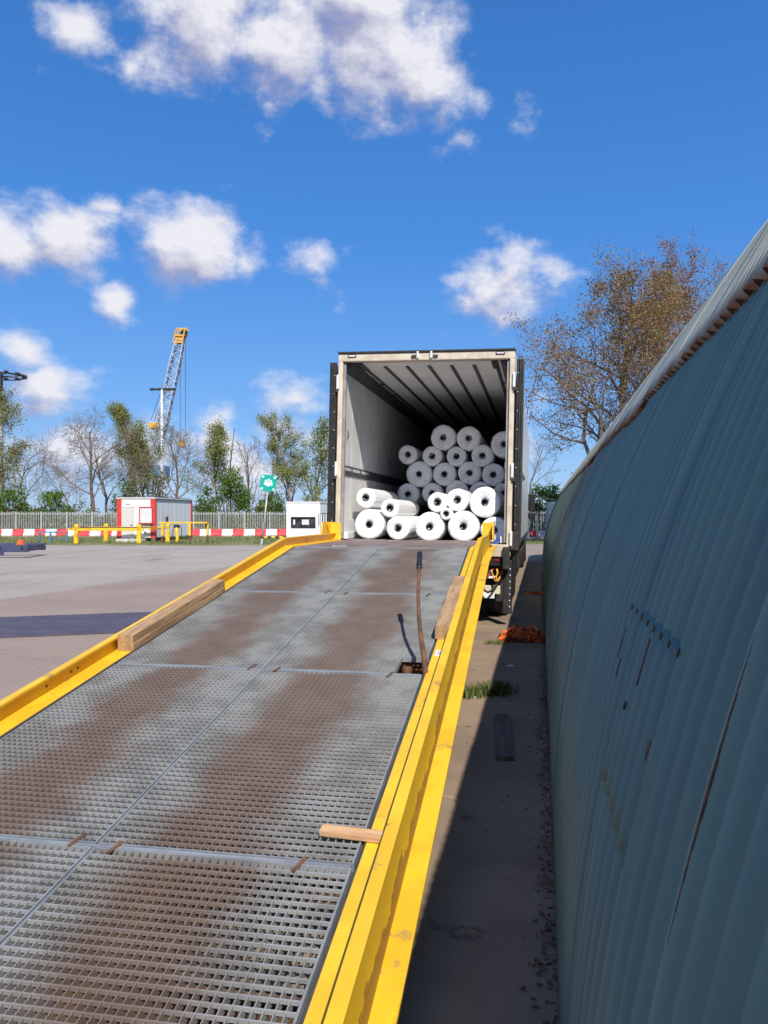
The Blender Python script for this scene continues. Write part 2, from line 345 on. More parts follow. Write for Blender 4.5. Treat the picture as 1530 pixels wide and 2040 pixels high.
# ------------------------------------------------------------------ ground
def ground_material():
    m = bpy.data.materials.new('yard_surface'); m.use_nodes = True; MATS['yard_surface'] = m
    nt = m.node_tree; N = nt.nodes; L = nt.links; b = N['Principled BSDF']; b.inputs['Roughness'].default_value = .88
    tc = N.new('ShaderNodeTexCoord')
    def noise(s, d=6, r=.6, st=None):
        n = N.new('ShaderNodeTexNoise'); n.inputs['Scale'].default_value = s; n.inputs['Detail'].default_value = d; n.inputs['Roughness'].default_value = r
        if st:
            mp = N.new('ShaderNodeMapping'); mp.inputs['Scale'].default_value = st; L.new(tc.outputs['Object'], mp.inputs[0]); L.new(mp.outputs[0], n.inputs['Vector'])
        else: L.new(tc.outputs['Object'], n.inputs['Vector'])
        return n.outputs[0]
    def rng(src, a, c):
        r = N.new('ShaderNodeMapRange'); r.interpolation_type = 'SMOOTHSTEP'; r.inputs[1].default_value = a; r.inputs[2].default_value = c; L.new(src, r.inputs[0]); return r.outputs[0]
    def mix(f, x, y, blend='MIX'):
        q = N.new('ShaderNodeMix'); q.data_type = 'RGBA'; q.blend_type = blend
        if isinstance(f, float): q.inputs[0].default_value = f
        else: L.new(f, q.inputs[0])
        for i, v in ((6, x), (7, y)):
            if isinstance(v, tuple): q.inputs[i].default_value = (*v, 1)
            else: L.new(v, q.inputs[i])
        return q.outputs[2]
    def math_(op, x, y):
        q = N.new('ShaderNodeMath'); q.operation = op
        for i, v in ((0, x), (1, y)):
            if isinstance(v, (int, float)): q.inputs[i].default_value = v
            else: L.new(v, q.inputs[i])
        return q.outputs[0]
    brown = mix(rng(noise(.5), .35, .65), (.335, .25, .195), (.275, .205, .162))
    brown = mix(rng(noise(30, 3), .45, .75), brown, (.40, .32, .265))
    brown = mix(rng(noise(140, 2), .52, .66), brown, (.10, .082, .072))
    grey = mix(rng(noise(.28), .35, .65), (.345, .295, .245), (.39, .335, .285))
    grey = mix(rng(noise(.9, 8, .7, (1, .25, 1)), .52, .72), grey, (.25, .21, .175))
    grey = mix(rng(noise(120, 2), .55, .7), grey, (.17, .15, .14))
    sp = N.new('ShaderNodeSeparateXYZ'); L.new(tc.outputs['Object'], sp.inputs[0])
    e = math_('ADD', math_('MULTIPLY', sp.outputs[1], -.08), sp.outputs[0])
    e = math_('ADD', e, math_('MULTIPLY', noise(1.5), .25))
    f = N.new('ShaderNodeMapRange'); f.inputs[1].default_value = -10.66; f.inputs[2].default_value = -10.74; L.new(e, f.inputs[0])
    cur = mix(f.outputs[0], brown, grey)
    # dark oily blotches and thin cracks
    cur = mix(rng(noise(.33, 7, .65), .60, .74), cur, (.15, .125, .112))
    vo = N.new('ShaderNodeTexVoronoi'); vo.feature = 'DISTANCE_TO_EDGE'; vo.inputs['Scale'].default_value = .22; L.new(tc.outputs['Object'], vo.inputs['Vector'])
    cur = mix(math_('MULTIPLY', math_('LESS_THAN', vo.outputs['Distance'], .0018), .45), cur, (.12, .10, .09))
    L.new(cur, b.inputs['Base Color'])
    bp = N.new('ShaderNodeBump'); bp.inputs['Strength'].default_value = .35; bp.inputs['Distance'].default_value = .006; L.new(noise(160, 3), bp.inputs['Height']); L.new(bp.outputs[0], b.inputs['Normal'])
ground_material()
mat('slab', (.285, .208, .138), .9, c2=(.22, .16, .11), scale=1.3, lo=.35, hi=.65, dirt=((.135, .095, .06), .60, 2.3), rust=((.36, .31, .26), .70, 34), bump=.3, bscale=120)
mat('joint', (.06, .05, .042), .95)
mat('turf', (.15, .18, .055), .95, c2=(.24, .215, .10), scale=.6, lo=.35, hi=.65, dirt=((.24, .20, .13), .64, 1.4), bump=.5, bscale=30)

g = MB().add([(-3000, -3000, 0), (3000, -3000, 0), (3000, 3000, 0), (-3000, 3000, 0)], [(0, 1, 2, 3)]).build('yard_ground', 'yard_surface'); struct(g)
def sheet(name, pts, z, m):
    return struct(MB().add([(p[0], p[1], z) for p in pts], [tuple(range(len(pts)))]).build(name, m))
VD = 41.2
vp = [PZ(-9000, VD, 0)] + [PZ(x, VD + random.uniform(-.5, .5) + (1.5 if x > 1000 else 0), 0) for x in range(-600, 1500, 40)] + [PZ(9000, VD + 2, 0), PZ(4200, 900, 0), PZ(-2700, 900, 0)]
sheet('grass_verge', vp, .004, 'turf')
# concrete slabs of the path beside and under the ramp
path = struct(MB().add([(-3.4, -7, .004), (.6, -7, .004), (.95, 29, .004), (-3.4, 29, .004)], [(0, 1, 2, 3)]).build('path', 'joint'))
y = -6.9; rr = random.Random(3)
while y < 28:
    ln = rr.choice((1.9, 2.0, 2.1, 2.4))
    for (x0, x1) in ((-3.39, -2.06), (-2.045, -.72), (-.705, .61 + .01 * y)):
        h = .010 + rr.uniform(0, .004)
        mb = MB(); c = .012
        mb.add([(x0 + c, y + c, h), (x1 - c, y + c, h), (x1 - c, y + ln - c, h), (x0 + c, y + ln - c, h),
                (x0, y, .0045), (x1, y, .0045), (x1, y + ln, .0045), (x0, y + ln, .0045)],
               [(0, 1, 2, 3), (4, 5, 1, 0), (5, 6, 2, 1), (6, 7, 3, 2), (7, 4, 0, 3)])
        mb.build('concrete_slab', 'slab', path)
    y += ln + .012

# ------------------------------------------------------------------ the yard ramp (ramp axis = +Y)
U0, Z0, SL = -1.58, -.034, .149
TH = math.atan(SL); BEND = 8.55; LIP = 11.02
ZB = Z0 + SL * BEND; S_B = BEND / math.cos(TH)
ramp = tag(empty('yard_ramp', (U0, 0, 0)), 'long yellow steel loading ramp with open grating deck leading up into the trailer', 'loading ramp')
SLOC = (0, 0, Z0); SROT = (TH, 0, 0)       # frame of the sloping deck
def deck(u, v, n=0.0):
    """world point on the sloping deck: u from the ramp's middle, v along the ground, n above"""
    return Vector((U0 + u, v - n * math.sin(TH), Z0 + SL * v + n * math.cos(TH)))

def rust_tracks(N, L, b, src):
    ge = N.new('ShaderNodeNewGeometry'); sp = N.new('ShaderNodeSeparateXYZ'); L.new(ge.outputs['Position'], sp.inputs[0])
    nz = N.new('ShaderNodeTexNoise'); nz.inputs['Scale'].default_value = 1.5; nz.inputs['Detail'].default_value = 9; nz.inputs['Roughness'].default_value = .68; L.new(ge.outputs['Position'], nz.inputs['Vector'])
    def M_(op, x, y):
        q = N.new('ShaderNodeMath'); q.operation = op
        for i, v in ((0, x), (1, y)):
            if isinstance(v, (int, float)): q.inputs[i].default_value = v
            else: L.new(v, q.inputs[i])
        return q.outputs[0]
    tot = None
    for (xc, wd) in ((U0 - .52, .30), (U0 + .42, .34)):
        d = M_('DIVIDE', M_('ABSOLUTE', M_('SUBTRACT', sp.outputs[0], xc), 0), wd)
        w = M_('SUBTRACT', 1.0, d)
        tot = w if tot is None else M_('MAXIMUM', tot, w)
    v = M_('ADD', tot, M_('MULTIPLY', M_('SUBTRACT', nz.outputs[0], .5), 2.6))
    mr = N.new('ShaderNodeMapRange'); mr.interpolation_type = 'SMOOTHSTEP'; mr.inputs[1].default_value = -.15; mr.inputs[2].default_value = .75; mr.inputs[4].default_value = .74; L.new(v, mr.inputs[0])
    q = N.new('ShaderNodeMix'); q.data_type = 'RGBA'; L.new(mr.outputs[0], q.inputs[0]); L.new(src, q.inputs[6]); q.inputs[7].default_value = (.175, .108, .078, 1)
    L.new(q.outputs[2], b.inputs['Base Color'])
extend('galvanised', rust_tracks); extend('galvanised_cross', rust_tracks)
mat('galv_plate', (.26, .20, .185), .6, .25, c2=(.20, .13, .11), scale=5, dirt=((.10, .075, .065), .60, 4), bump=.2, bscale=40)
mat('galv_edge', (.36, .38, .395), .5, .35, c2=(.26, .275, .29), scale=4)
mat('edge_dark', (.06, .06, .062), .6, .3, c2=(.10, .085, .07))

PITX, PITS, DEPTH = .0303, .0405, .036
rows = [(.78, 2.69), (2.69, 4.63), (4.63, 6.56), (6.56, S_B - .02)]
def panel_meshes(w, ln, notch=False, teeth=True):
    """bearing bars run along s with serrated tops; cross bars lie flush near the top"""
    bars = MB(); nb = int(round(w / PITX)); t = .0036
    for i in range(nb + 1):
        x = -w / 2 + i * w / nb
        s0, s1 = 0.0, ln
        if notch and x > w / 2 - .16: s0 = .30
        n = int((s1 - s0) / .0105) if teeth else 1
        vs = []; fs = []
        if teeth:
            # serrated top: flat teeth with notches between
            ts = []
            for k in range(n):
                a = s0 + (s1 - s0) * k / n; c = s0 + (s1 - s0) * (k + 1) / n
                ts += [(a + .0006, 0.0), (a + (c - a) * .55, 0.0), (a + (c - a) * .72, -.0035), (a + (c - a) * .9, -.0035)]
            ts.append((s1, 0.0))
        else: ts = [(s0, -.001), (s1, -.001)]
        for (s_, z_) in ts: vs += [(x - t / 2, s_, z_), (x + t / 2, s_, z_)]
        o = len(vs)
        for k in range(len(ts) - 1): fs.append((2 * k, 2 * k + 1, 2 * k + 3, 2 * k + 2))
        # sides: one tall quad just under the teeth plus small tooth faces
        vs += [(x - t / 2, s0, -.0036), (x + t / 2, s0, -.0036), (x - t / 2, s1, -.0036), (x + t / 2, s1, -.0036),
               (x - t / 2, s0, -DEPTH), (x + t / 2, s0, -DEPTH), (x - t / 2, s1, -DEPTH), (x + t / 2, s1, -DEPTH)]
        fs += [(o, o + 2, o + 6, o + 4), (o + 1, o + 5, o + 7, o + 3), (o + 4, o + 6, o + 7, o + 5), (o, o + 4, o + 5, o + 1), (o + 2, o + 3, o + 7, o + 6)]
        if teeth:
            for k in range(0, len(ts) - 1, 4):
                for sx in (0, 1):
                    z = -.0036; a, c = ts[k], ts[min(k + 2, len(ts) - 1)]
                    j = len(vs); xx = x + (sx - .5) * t
                    vs += [(xx, a[0], z), (xx, c[0], z)]
                    fs.append((j, j + 1, 2 * min(k + 1, len(ts) - 1) + sx, 2 * k + sx) if sx == 0 else (j + 1, j, 2 * k + sx, 2 * min(k + 1, len(ts) - 1) + sx))
        bars.add(vs, fs)
    cross = MB(); ns = int(round(ln / PITS))
    for k in range(1, ns):
        s_ = k * ln / ns; x1 = w / 2
        if notch and s_ < .30: x1 -= .165
        cross.box(((x1 - w / 2) / 2, s_, -.0075), (x1 + w / 2, .0050, .0135))
    frame = MB(); tk = .005
    if notch:
        frame.box((-.0825, tk / 2, -DEPTH / 2 + .001), (w - .165, tk, DEPTH)); frame.box((w / 2 - .165, .15, -DEPTH / 2 + .001), (tk, .30, DEPTH))
        frame.box((w / 2 - .08, .30, -DEPTH / 2 + .001), (.16, tk, DEPTH)); frame.box((w / 2 + .0045, (ln + .30) / 2, -DEPTH / 2 + .001), (tk, ln - .30, DEPTH))
    else:
        frame.box((0, tk / 2, -DEPTH / 2 + .001), (w, tk, DEPTH)); frame.box((w / 2 + .0045, ln / 2, -DEPTH / 2 + .001), (tk, ln, DEPTH))
    frame.box((0, ln - tk / 2, -DEPTH / 2 + .001), (w, tk, DEPTH)); frame.box((-w / 2 - .0045, ln / 2, -DEPTH / 2 + .001), (tk, ln, DEPTH))
    return bars, cross, frame
cache = {}
PW = .972
for ri, (s0, s1) in enumerate(rows):
    for side in (-1, 1):
        ln = s1 - s0 - .028; notch = (ri == 2 and side == 1)
        key = (round(ln, 3), notch, ri < 3)
        if key not in cache:
            b_, c_, f_ = panel_meshes(PW, ln, notch, ri < 3)
            cache[key] = None
            fo = f_.build('grating_panel', 'galv_edge', ramp); bo = b_.build('bearing_bars', 'galvanised', fo, fix=False); co = c_.build('cross_bars', 'galvanised_cross', fo, fix=False)
            cache[key] = (fo.data, bo.data, co.data)
        else:
            a = cache[key]; fo = link('grating_panel', a[0], ramp); bo = link('bearing_bars', a[1], fo); co = link('cross_bars', a[2], fo)
        bo['kind'] = 'stuff'; co['kind'] = 'stuff'
        fo.rotation_euler = SROT
        x = side * .4975; s_ = s0 + .014
        fo.location = (x, s_ * math.cos(TH), Z0 + s_ * math.sin(TH))
# seam bearers: pale flat bars on which panel ends rest
def sl(mb, name, m, **k):
    o = mb.build(name, m, ramp, **k); o.location = SLOC; o.rotation_euler = SROT; return o
for s_ in (.78, 2.69, 4.63, 6.56):
    sl(MB().box((0, s_, -.012), (1.97, .014, .022)), 'seam_bar', 'galv_edge')
    for cx, cs in ((-.085, .02), (.085, -.01), (.80, -.02)):
        sl(MB().box((cx, s_ + cs, .0015), (.014, .085, .006), rot=(0, 0, -.25)), 'panel_clip', 'rust')
# joists under the deck
for k in range(14):
    s_ = .95 + k * .585
    if s_ > S_B - .2: break
    zt = -.040; dp = min(.12, max(.03, SL * s_ - .06))
    mb = MB(); mb.box((0, s_, zt - .004), (2.0, .07, .007)); mb.box((0, s_, zt - dp / 2), (2.0, .008, dp - .012)); mb.box((0, s_, zt - dp + .002), (2.0, .07, .007))
    sl(mb, 'joist', 'rust')
for x in (-.36, .36):
    sl(MB().box((x, 4.9, -.075), (.05, 7.4, .055)), 'stringer', 'yellow_paint')
# toe plate
sl(MB().prism([(.25, -.004), (.77, -.002), (.77, -.03), (.25, -.012)], -1, 1, 'X'), 'toe_plate', 'galv_plate')
# platform: plate with punched pattern, level, reaching into the trailer
pl = MB().box((0, (BEND + 9.35) / 2 + .01, ZB - .006), (1.98, .78, .012)); 
o = pl.build('platform_plate', 'galv_plate', ramp)
o = MB().prism([(9.36, ZB - .002), (LIP, ZB - .001), (LIP + .24, ZB - .004), (LIP + .24, ZB - .012), (9.36, ZB - .016)], -1.0, .99, 'X').build('lip_plate', 'galv_plate', ramp)
mb = MB()
rr = random.Random(5)
for i in range(34):
    for j in range(13):
        mb.box((-.95 + i * .0575, BEND + .06 + j * .055, ZB + .0015), (.030, .010, .003), rot=(0, 0, .6 if (i + j) % 2 else -.6))
stuff(mb.build('tread_pattern', 'galvanised', ramp))
MB().box((0, BEND + .004, ZB - .012), (1.98, .02, .022)).build('bend_bar', 'galv_edge', ramp)
for yy in (8.9, 9.8, 10.7): MB().box((0, yy, ZB - .085), (2.0, .08, .13)).build('joist', 'rust', ramp)

# side beams: I-beam whose lower flange lies level with the deck inside, kerb above
def rust_ledge(name, zc, half, thr):
    """rust creeping along the foot of the outer web: a band in the beam's own height"""
    def fn(N, L, b, src):
        tc = N.new('ShaderNodeTexCoord'); sp = N.new('ShaderNodeSeparateXYZ'); L.new(tc.outputs['Object'], sp.inputs[0])
        mp = N.new('ShaderNodeMapping'); mp.inputs['Scale'].default_value = (1, 1, 1); L.new(tc.outputs['Object'], mp.inputs[0])
        nz = N.new('ShaderNodeTexNoise'); nz.inputs['Scale'].default_value = 4.5; nz.inputs['Detail'].default_value = 9; nz.inputs['Roughness'].default_value = .72; L.new(mp.outputs[0], nz.inputs['Vector'])
        a = N.new('ShaderNodeMath'); a.operation = 'SUBTRACT'; L.new(sp.outputs[2], a.inputs[0]); a.inputs[1].default_value = zc
        a2 = N.new('ShaderNodeMath'); a2.operation = 'ABSOLUTE'; L.new(a.outputs[0], a2.inputs[0])
        d = N.new('ShaderNodeMath'); d.operation = 'DIVIDE'; L.new(a2.outputs[0], d.inputs[0]); d.inputs[1].default_value = half
        q = N.new('ShaderNodeMath'); q.operation = 'MULTIPLY_ADD'; L.new(nz.outputs[0], q.inputs[0]); q.inputs[1].default_value = 3.8
        ng = N.new('ShaderNodeMath'); ng.operation = 'MULTIPLY'; L.new(d.outputs[0], ng.inputs[0]); ng.inputs[1].default_value = -1; L.new(ng.outputs[0], q.inputs[2])
        mr = N.new('ShaderNodeMapRange'); mr.interpolation_type = 'SMOOTHSTEP'; mr.inputs[1].default_value = thr; mr.inputs[2].default_value = thr + .18; mr.inputs[4].default_value = .92; L.new(q.outputs[0], mr.inputs[0])
        rc = N.new('ShaderNodeMix'); rc.data_type = 'RGBA'; L.new(nz.outputs[0], rc.inputs[0]); rc.inputs[6].default_value = (.07, .03, .018, 1); rc.inputs[7].default_value = (.34, .16, .04, 1)
        mx = N.new('ShaderNodeMix'); mx.data_type = 'RGBA'; L.new(mr.outputs[0], mx.inputs[0]); L.new(src, mx.inputs[6]); L.new(rc.outputs[2], mx.inputs[7])
        L.new(mx.outputs[2], b.inputs['Base Color'])
    extend(name, fn)
rust_ledge('yellow_beam', -.140, .080, .72)
def beam(side):
    e = 1.012
    X = lambda v: side * v
    def pl_(name, prof, m='yellow_paint', s0=1.0, s1=S_B, clip=False):
        """profile in (across, up) swept along the slope, mitred onto the platform level"""
        P_ = [(X(x), z) for x, z in prof]; n = len(P_); mb = MB(); vs = []
        for s_ in (s0, s1):
            for (x, z) in P_:
                zz = z
                if s_ == s0 and clip: zz = max(z, -(SL * s0) + .07)
                if s_ == s1: vs.append((x, s_ - zz * math.tan(TH / 2), zz))
                else: vs.append((x, s_, zz))
        fs = [tuple(range(n)), tuple(range(2 * n - 1, n - 1, -1))] + [(i, n + i, n + (i + 1) % n, (i + 1) % n) for i in range(n)]
        return sl(mb.add(vs, fs), name, m)
    def lv(name, prof, m='yellow_paint', y0=BEND, y1=LIP - .05, lift1=None):
        P_ = [(X(x), z) for x, z in prof]; n = len(P_); mb = MB(); vs = []
        for k, y_ in enumerate((y0, y1)):
            for i, (x, z) in enumerate(P_):
                zz = z if (k == 0 or lift1 is None) else lift1(z)
                vs.append((x, y_ + (zz * math.tan(TH / 2) if k == 0 else 0), ZB + zz))
        fs = [tuple(range(n)), tuple(range(2 * n - 1, n - 1, -1))] + [(i, n + i, n + (i + 1) % n, (i + 1) % n) for i in range(n)]
        return mb.add(vs, fs).build(name, m, ramp)
    # dark packing strip between grating and flange
    pl_('edge_strip', [(e - .010, .001), (e - .001, .001), (e - .001, -.06), (e - .010, -.06)], 'edge_dark')
    fl = [(e, .004), (e + .121, .004), (e + .121, -.010), (e, -.010)]
    pl_('inner_flange', fl); lv('inner_flange', fl, y1=LIP - .06)
    web = [(e + .1215, .093), (e + .1305, .093), (e + .1305, -.148), (e + .1215, -.148)]
    pl_('web', web, 'yellow_beam', s0=1.38); 
    lv('web', web, 'yellow_beam', y1=LIP - .06, lift1=lambda z: max(z, -.06))
    tf = [(e + .085, .106), (e + .133, .106), (e + .133, .0935), (e + .085, .0935)]
    pl_('top_flange', tf); lv('top_flange', tf, y1=LIP - .06)
    bf = [(e + .05, -.1485), (e + .212, -.1485), (e + .212, -.162), (e + .05, -.162)]
    pl_('bottom_flange', bf, s0=1.4, s1=S_B); lv('bottom_flange', bf, y1=LIP - .06, lift1=lambda z: z + .09)
    # raised guard plate at the trailer end
    gx = e + .115
    MB().prism([(LIP - .56, ZB + .10), (LIP - .48, ZB + .27), (LIP - .05, ZB + .27), (LIP - .05, ZB + .005), (LIP - .56, ZB + .005)], X(gx + .058), X(gx + .072), 'X').build('guard_plate', 'yellow_paint', ramp)
    MB().prism([(X(gx - .10), ZB + .012), (X(gx - .10), ZB + .255), (X(gx + .056), ZB + .268), (X(gx + .056), ZB + .012)], LIP - .062, LIP - .05, 'Y').build('guard_end', 'yellow_paint', ramp)
    MB().box((X(gx - .02), LIP - .30, ZB + .2405), (.14, .055, .016), rot=(0, 0, side * .1)).build('guard_rib', 'yellow_paint', ramp)
beam(-1); beam(1)
# bolts through the inside of the far kerb
for s_ in (2.2, 2.3, 2.75, 2.82, 2.9, 3.15, 3.5, 3.58, 3.66, 4.1, 4.35, 4.42):
    sl(MB().box((-1.1325, s_, .03 + random.uniform(-.008, .02)), (.004, .018, .012)), 'bolt', 'rust')
# legs
for x in (-.75, .75):
    for yy in (7.4,):
        z1 = Z0 + SL * yy - .17
        m_ = MB().bev((x, yy, z1 / 2 + .03), (.09, .09, z1 - .02), .008); m_.bev((x, yy, .03), (.22, .22, .03), .006)
        m_.build('support_leg', 'steel_dark', ramp)
MB().box((0, 7.4, .42), (1.5, .06, .08)).build('leg_brace', 'steel_dark', ramp)
# sticker with fine print on the near beam
st = sl(MB().box((1.062, 5.02, .0052), (.070, .12, .0015)), 'sticker', 'sticker')
for k in range(4):
    t = MB().box((1.062 - .018 + k * .012, 5.02, .0066), (.004, .07 - .012 * (k % 2), .0012)).build('print_line', 'ink', st)
# the lever of the ramp's pump
lv_pts = [P(848, 1395, 4.60), P(848, 1345, 4.63), P(845, 1310, 4.68), P(839, 1272, 4.77), P(834.5, 1230, 4.90), P(833, 1190, 5.03), P(834, 1158, 5.16), P(835, 1130, 5.28)]
lv_pts = [Vector(p) - Vector((U0, 0, 0)) for p in lv_pts]
lever = MB().tube(lv_pts, [.018, .018, .017, .0145, .0125, .0115, .0115, .0115], 10).build('pump_lever', 'rust', ramp, True)
d_ = (lv_pts[-1] - lv_pts[-2]).normalized()
MB().tube([lv_pts[-1] - d_ * .02, lv_pts[-1], lv_pts[-1] + d_ * .15, lv_pts[-1] + d_ * .165], [.016, .020, .020, .013], 12).build('grip', 'black_plastic', lever, True)
mb = MB(); c = deck(.90, 4.80, -.15) - Vector((U0, 0, 0)); mb.bev(c, (.15, .26, .07), .01); mb.tube([c + Vector((-.03, -.05, 0)), c + Vector((-.03, -.05, .12))], .03, 10)
mb.build('hydraulic_pump', 'rust', ramp)

# loose timbers on the ramp
def timber(name, u, v0, v1, n0, w, h, m, label, skew=0., seed=0):
    rr = random.Random(seed); ln = (v1 - v0) / math.cos(TH); mb = MB(); k = 9; vs = []; fs = []
    for i in range(k):
        t = -ln / 2 + ln * i / (k - 1); j = lambda: rr.uniform(-.0025, .0025)
        ring = [(-w / 2, .004), (-w / 2 + .004, 0), (w / 2 - .004, 0), (w / 2, .004), (w / 2, h * .46), (w / 2 - .005, h * .5), (w / 2, h * .54), (w / 2, h - .004), (w / 2 - .005, h), (-w / 2 + .005, h), (-w / 2, h - .004)]
        for (x, z) in ring: vs.append((x + j(), t, z + j() * .6 if z > .01 else z))
    n = 11
    fs = [tuple(range(n)), tuple(range(k * n - 1, (k - 1) * n - 1, -1))] + [(i * n + q, (i + 1) * n + q, (i + 1) * n + (q + 1) % n, i * n + (q + 1) % n) for i in range(k - 1) for q in range(n)]
    o = mb.add(vs, fs).build(name, m); o.location = deck(u, (v0 + v1) / 2, n0); o.rotation_euler = (TH, 0, skew)
    return tag(o, label, 'timber')
timber('timber_beam', -1.045, 4.80, 6.42, .0055, .112, .112, 'wood', 'long square timber lying in the far kerb of the ramp', .0, 1)
timber('timber_beam', 1.044, 5.25, 6.75, .0055, .105, .095, 'wood', 'short brown timber lying on the inner flange of the near kerb', .0, 2)
o = MB().bev((0, 0, .0), (.255, .05, .024), .003).build('wood_stick', 'wood_pale'); o.location = deck(.955, 2.83, .019); o.rotation_euler = (TH, 0, -.10)
tag(o, 'small pale wooden stick laid across the grating against the near kerb', 'stick')
mb = MB(); rr = random.Random(4)
for k in range(7): mb.lathe([(.001, .0045), (.012, .004), (.02 + rr.uniform(0, .015), .0), ], 9, 'Z', (rr.uniform(-.08, .08), rr.uniform(-.03, .03), 0))
o = mb.build('paper_scrap', 'paper'); o.location = (U0 - .52, 8.75, ZB + .004); tag(o, 'white torn scrap lying on the ramp near its top bend', 'scrap')
mb = MB().lathe([(.001, .004), (.010, .003), (.017, .0)], 10, 'Z'); mb.lathe([(.001, .004), (.006, .003), (.009, .0)], 10, 'Z', (-.012, -.02, 0))
o = mb.build('white_blob', 'paper'); o.location = deck(1.085, 3.46, .005); o.rotation_euler = SROT; tag(o, 'white splat on the yellow flange of the near kerb', 'splat')

# ------------------------------------------------------------------ trailer (its axis is turned a little right of the ramp's)
TY = -R(1.37); AT = YAW - TY                     # heading of trailer and hut
def tw(X, Y, z=0.0):
    """trailer-axis coordinates (origin under the camera) -> world"""
    c, s = math.cos(TY), math.sin(TY)
    return Vector((X * c - Y * s, X * s + Y * c, z))
TX0, TY0, ROLL = -1.742, 11.1, R(1.2)
trailer = tag(empty('trailer', tw(TX0, TY0, 0), (0, ROLL, TY)), 'white box trailer backed up to the ramp with both rear doors folded open', 'trailer')
HW, LEN, ZF, ZC, ZT = 1.30, 13.55, 1.222, 3.868, 3.995
T = trailer
def tb(name, m, c, size, bev=None, parent=None, rot=None):
    mb = MB()
    (mb.bev(c, size, bev, rot) if bev else mb.box(c, size, rot))
    return mb.build(name, m, parent or T)
# shell
wall_l = tb('side_wall', 'skin_white', (-HW + .031, LEN / 2 + .07, 2.55), (.062, LEN - .1, 2.86))
wall_r = tb('side_wall', 'skin_white', (HW - .031, LEN / 2 + .07, 2.55), (.062, LEN - .1, 2.86))
# inner linings with narrow seams between the panels
for side in (-1, 1):
    y0 = .125; k = 0
    for ln in (.52, .60, 1.22, 1.22, 1.22, 1.22, 2.4, 2.4, 2.3):
        tb('lining_panel', 'wall_white', (side * (HW - .0665), y0 + ln / 2, (ZF + .30 + ZC) / 2), (.008, ln - .012, ZC - ZF - .31))
        y0 += ln
    tb('kick_plate', 'wall_white', (side * (HW - .082), LEN / 2, ZF + .15), (.040, LEN - .25, .295), .006)
    tb('kick_plate', 'wall_white', (side * (HW - .135), LEN / 2, ZF + .052), (.064, LEN - .25, .10), .008)
tb('roof', 'skin_white', (0, LEN / 2 + .05, 3.945), (2 * HW, LEN - .02, .07), .01)
tb('ceiling', 'ceiling_white', (0, LEN / 2 + .1, 3.890), (2 * HW - .13, LEN - .2, .03))
tb('floor', 'alu_floor', (0, LEN / 2 + .1, ZF - .05), (2 * HW - .13, LEN - .1, .09))
tb('bulkhead', 'wall_white', (0, LEN - .03, 2.55), (2 * HW - .13, .06, 2.7))
# ceiling rails and the coving on each side
for k in range(7):
    x = -1.02 + k * .34
    tb('ceiling_rail', 'rail_grey', (x, LEN / 2 + .2, 3.869), (.055, LEN - .5, .014))
for side in (-1, 1):
    MB().prism([(side * (HW - .071), 3.872), (side * (HW - .071), 3.74), (side * (HW - .082), 3.73), (side * (HW - .215), 3.858), (side * (HW - .215), 3.872)], .13, LEN - .1, 'Y').build('coving', 'rail_grey', T)
    for yy in (2.0, 3.2, 5.4): MB().lathe([(.001, 0), (.03, 0), (.026, -.03), (.001, -.035)], 12, 'Z', (side * (HW - .26), yy, 3.872)).build('eyelet', 'rail_grey', T)
tb('door_track', 'black_plastic', (-1.02, .42, 3.862), (.09, .55, .022)); tb('door_track', 'black_plastic', (1.0, .42, 3.862), (.09, .55, .022))
# perforated lashing rail along the left wall: short lengths, each with its slots
for side in (-1, 1):
    y0 = .13
    for q, ln in enumerate((.53, .60, .61, .61, .61, .61, 1.22, 1.22, 2.4)):
        rl = tb('lashing_rail', 'rail_grey', (side * (HW - .076), y0 + ln / 2, 2.26), (.013, ln - .028, .155), .003)
        if side < 0 and q < 3:
            for k in range(int((ln - .06) / .05)):
                tb('slot', 'hinge_white', (side * (HW - .0835), y0 + .05 + k * .05, 2.285), (.003, .016, .046), parent=rl)
        y0 += ln
# small hooks on the wall
for yy, zz in ((.33, 2.75), (3.6, 2.55)): MB().tube([(-HW + .072, yy, zz), (-HW + .095, yy, zz + .03), (-HW + .095, yy, zz + .10), (-HW + .072, yy, zz + .13)], .008, 8).build('wall_hook', 'rail_grey', T)
# rear frame
fr = tb('rear_post', 'frame_cream', (-HW + .036, .055, (ZF + 3.87) / 2 - .05), (.072, .11, 3.87 - ZF + .1), .012)
tb('rear_post', 'frame_cream', (HW - .036, .055, (ZF + 3.87) / 2 - .05), (.072, .11, 3.87 - ZF + .1), .012)
for side in (-1, 1):
    tb('post_seal', 'seal_grey', (side * (HW - .092), .075, (ZF + 3.87) / 2), (.036, .06, 3.87 - ZF - .03), .004)
hd = tb('header', 'frame_cream', (0, .055, 3.925), (2 * HW, .11, .112), .012)
tb('roof_cap', 'black_rubber', (0, .10, 3.997), (2 * HW + .016, .24, .030), .008)
tb('sill', 'frame_cream', (0, .045, ZF - .10), (2 * HW - .02, .10, .175), .01)
for side in (-1, 1):
    l = tb('marker_lamp', 'black_plastic', (side * 1.09, -.004, 3.945), (.13, .02, .042), .012)
    tb('lens', 'lamp_glass', (side * 1.09, -.013, 3.945), (.10, .014, .022), .004, l)
    k_ = tb('lock_keeper', 'hinge_white', (side * .10, -.022, 3.94), (.028, .05, .10), .006); tb('lock_pin', 'steel_dark', (side * .16, -.014, 3.925), (.07, .03, .035), .006, k_)
    # hinges
    for zz in (3.56, 2.27, 1.30):
        h = tb('hinge', 'hinge_white', (side * (HW - .005), -.022, zz), (.036, .05, .21), .008)
        tb('hinge_pin', 'steel_dark', (side * (HW + .012), -.018, zz - .13), (.045, .045, .05), .008, h)
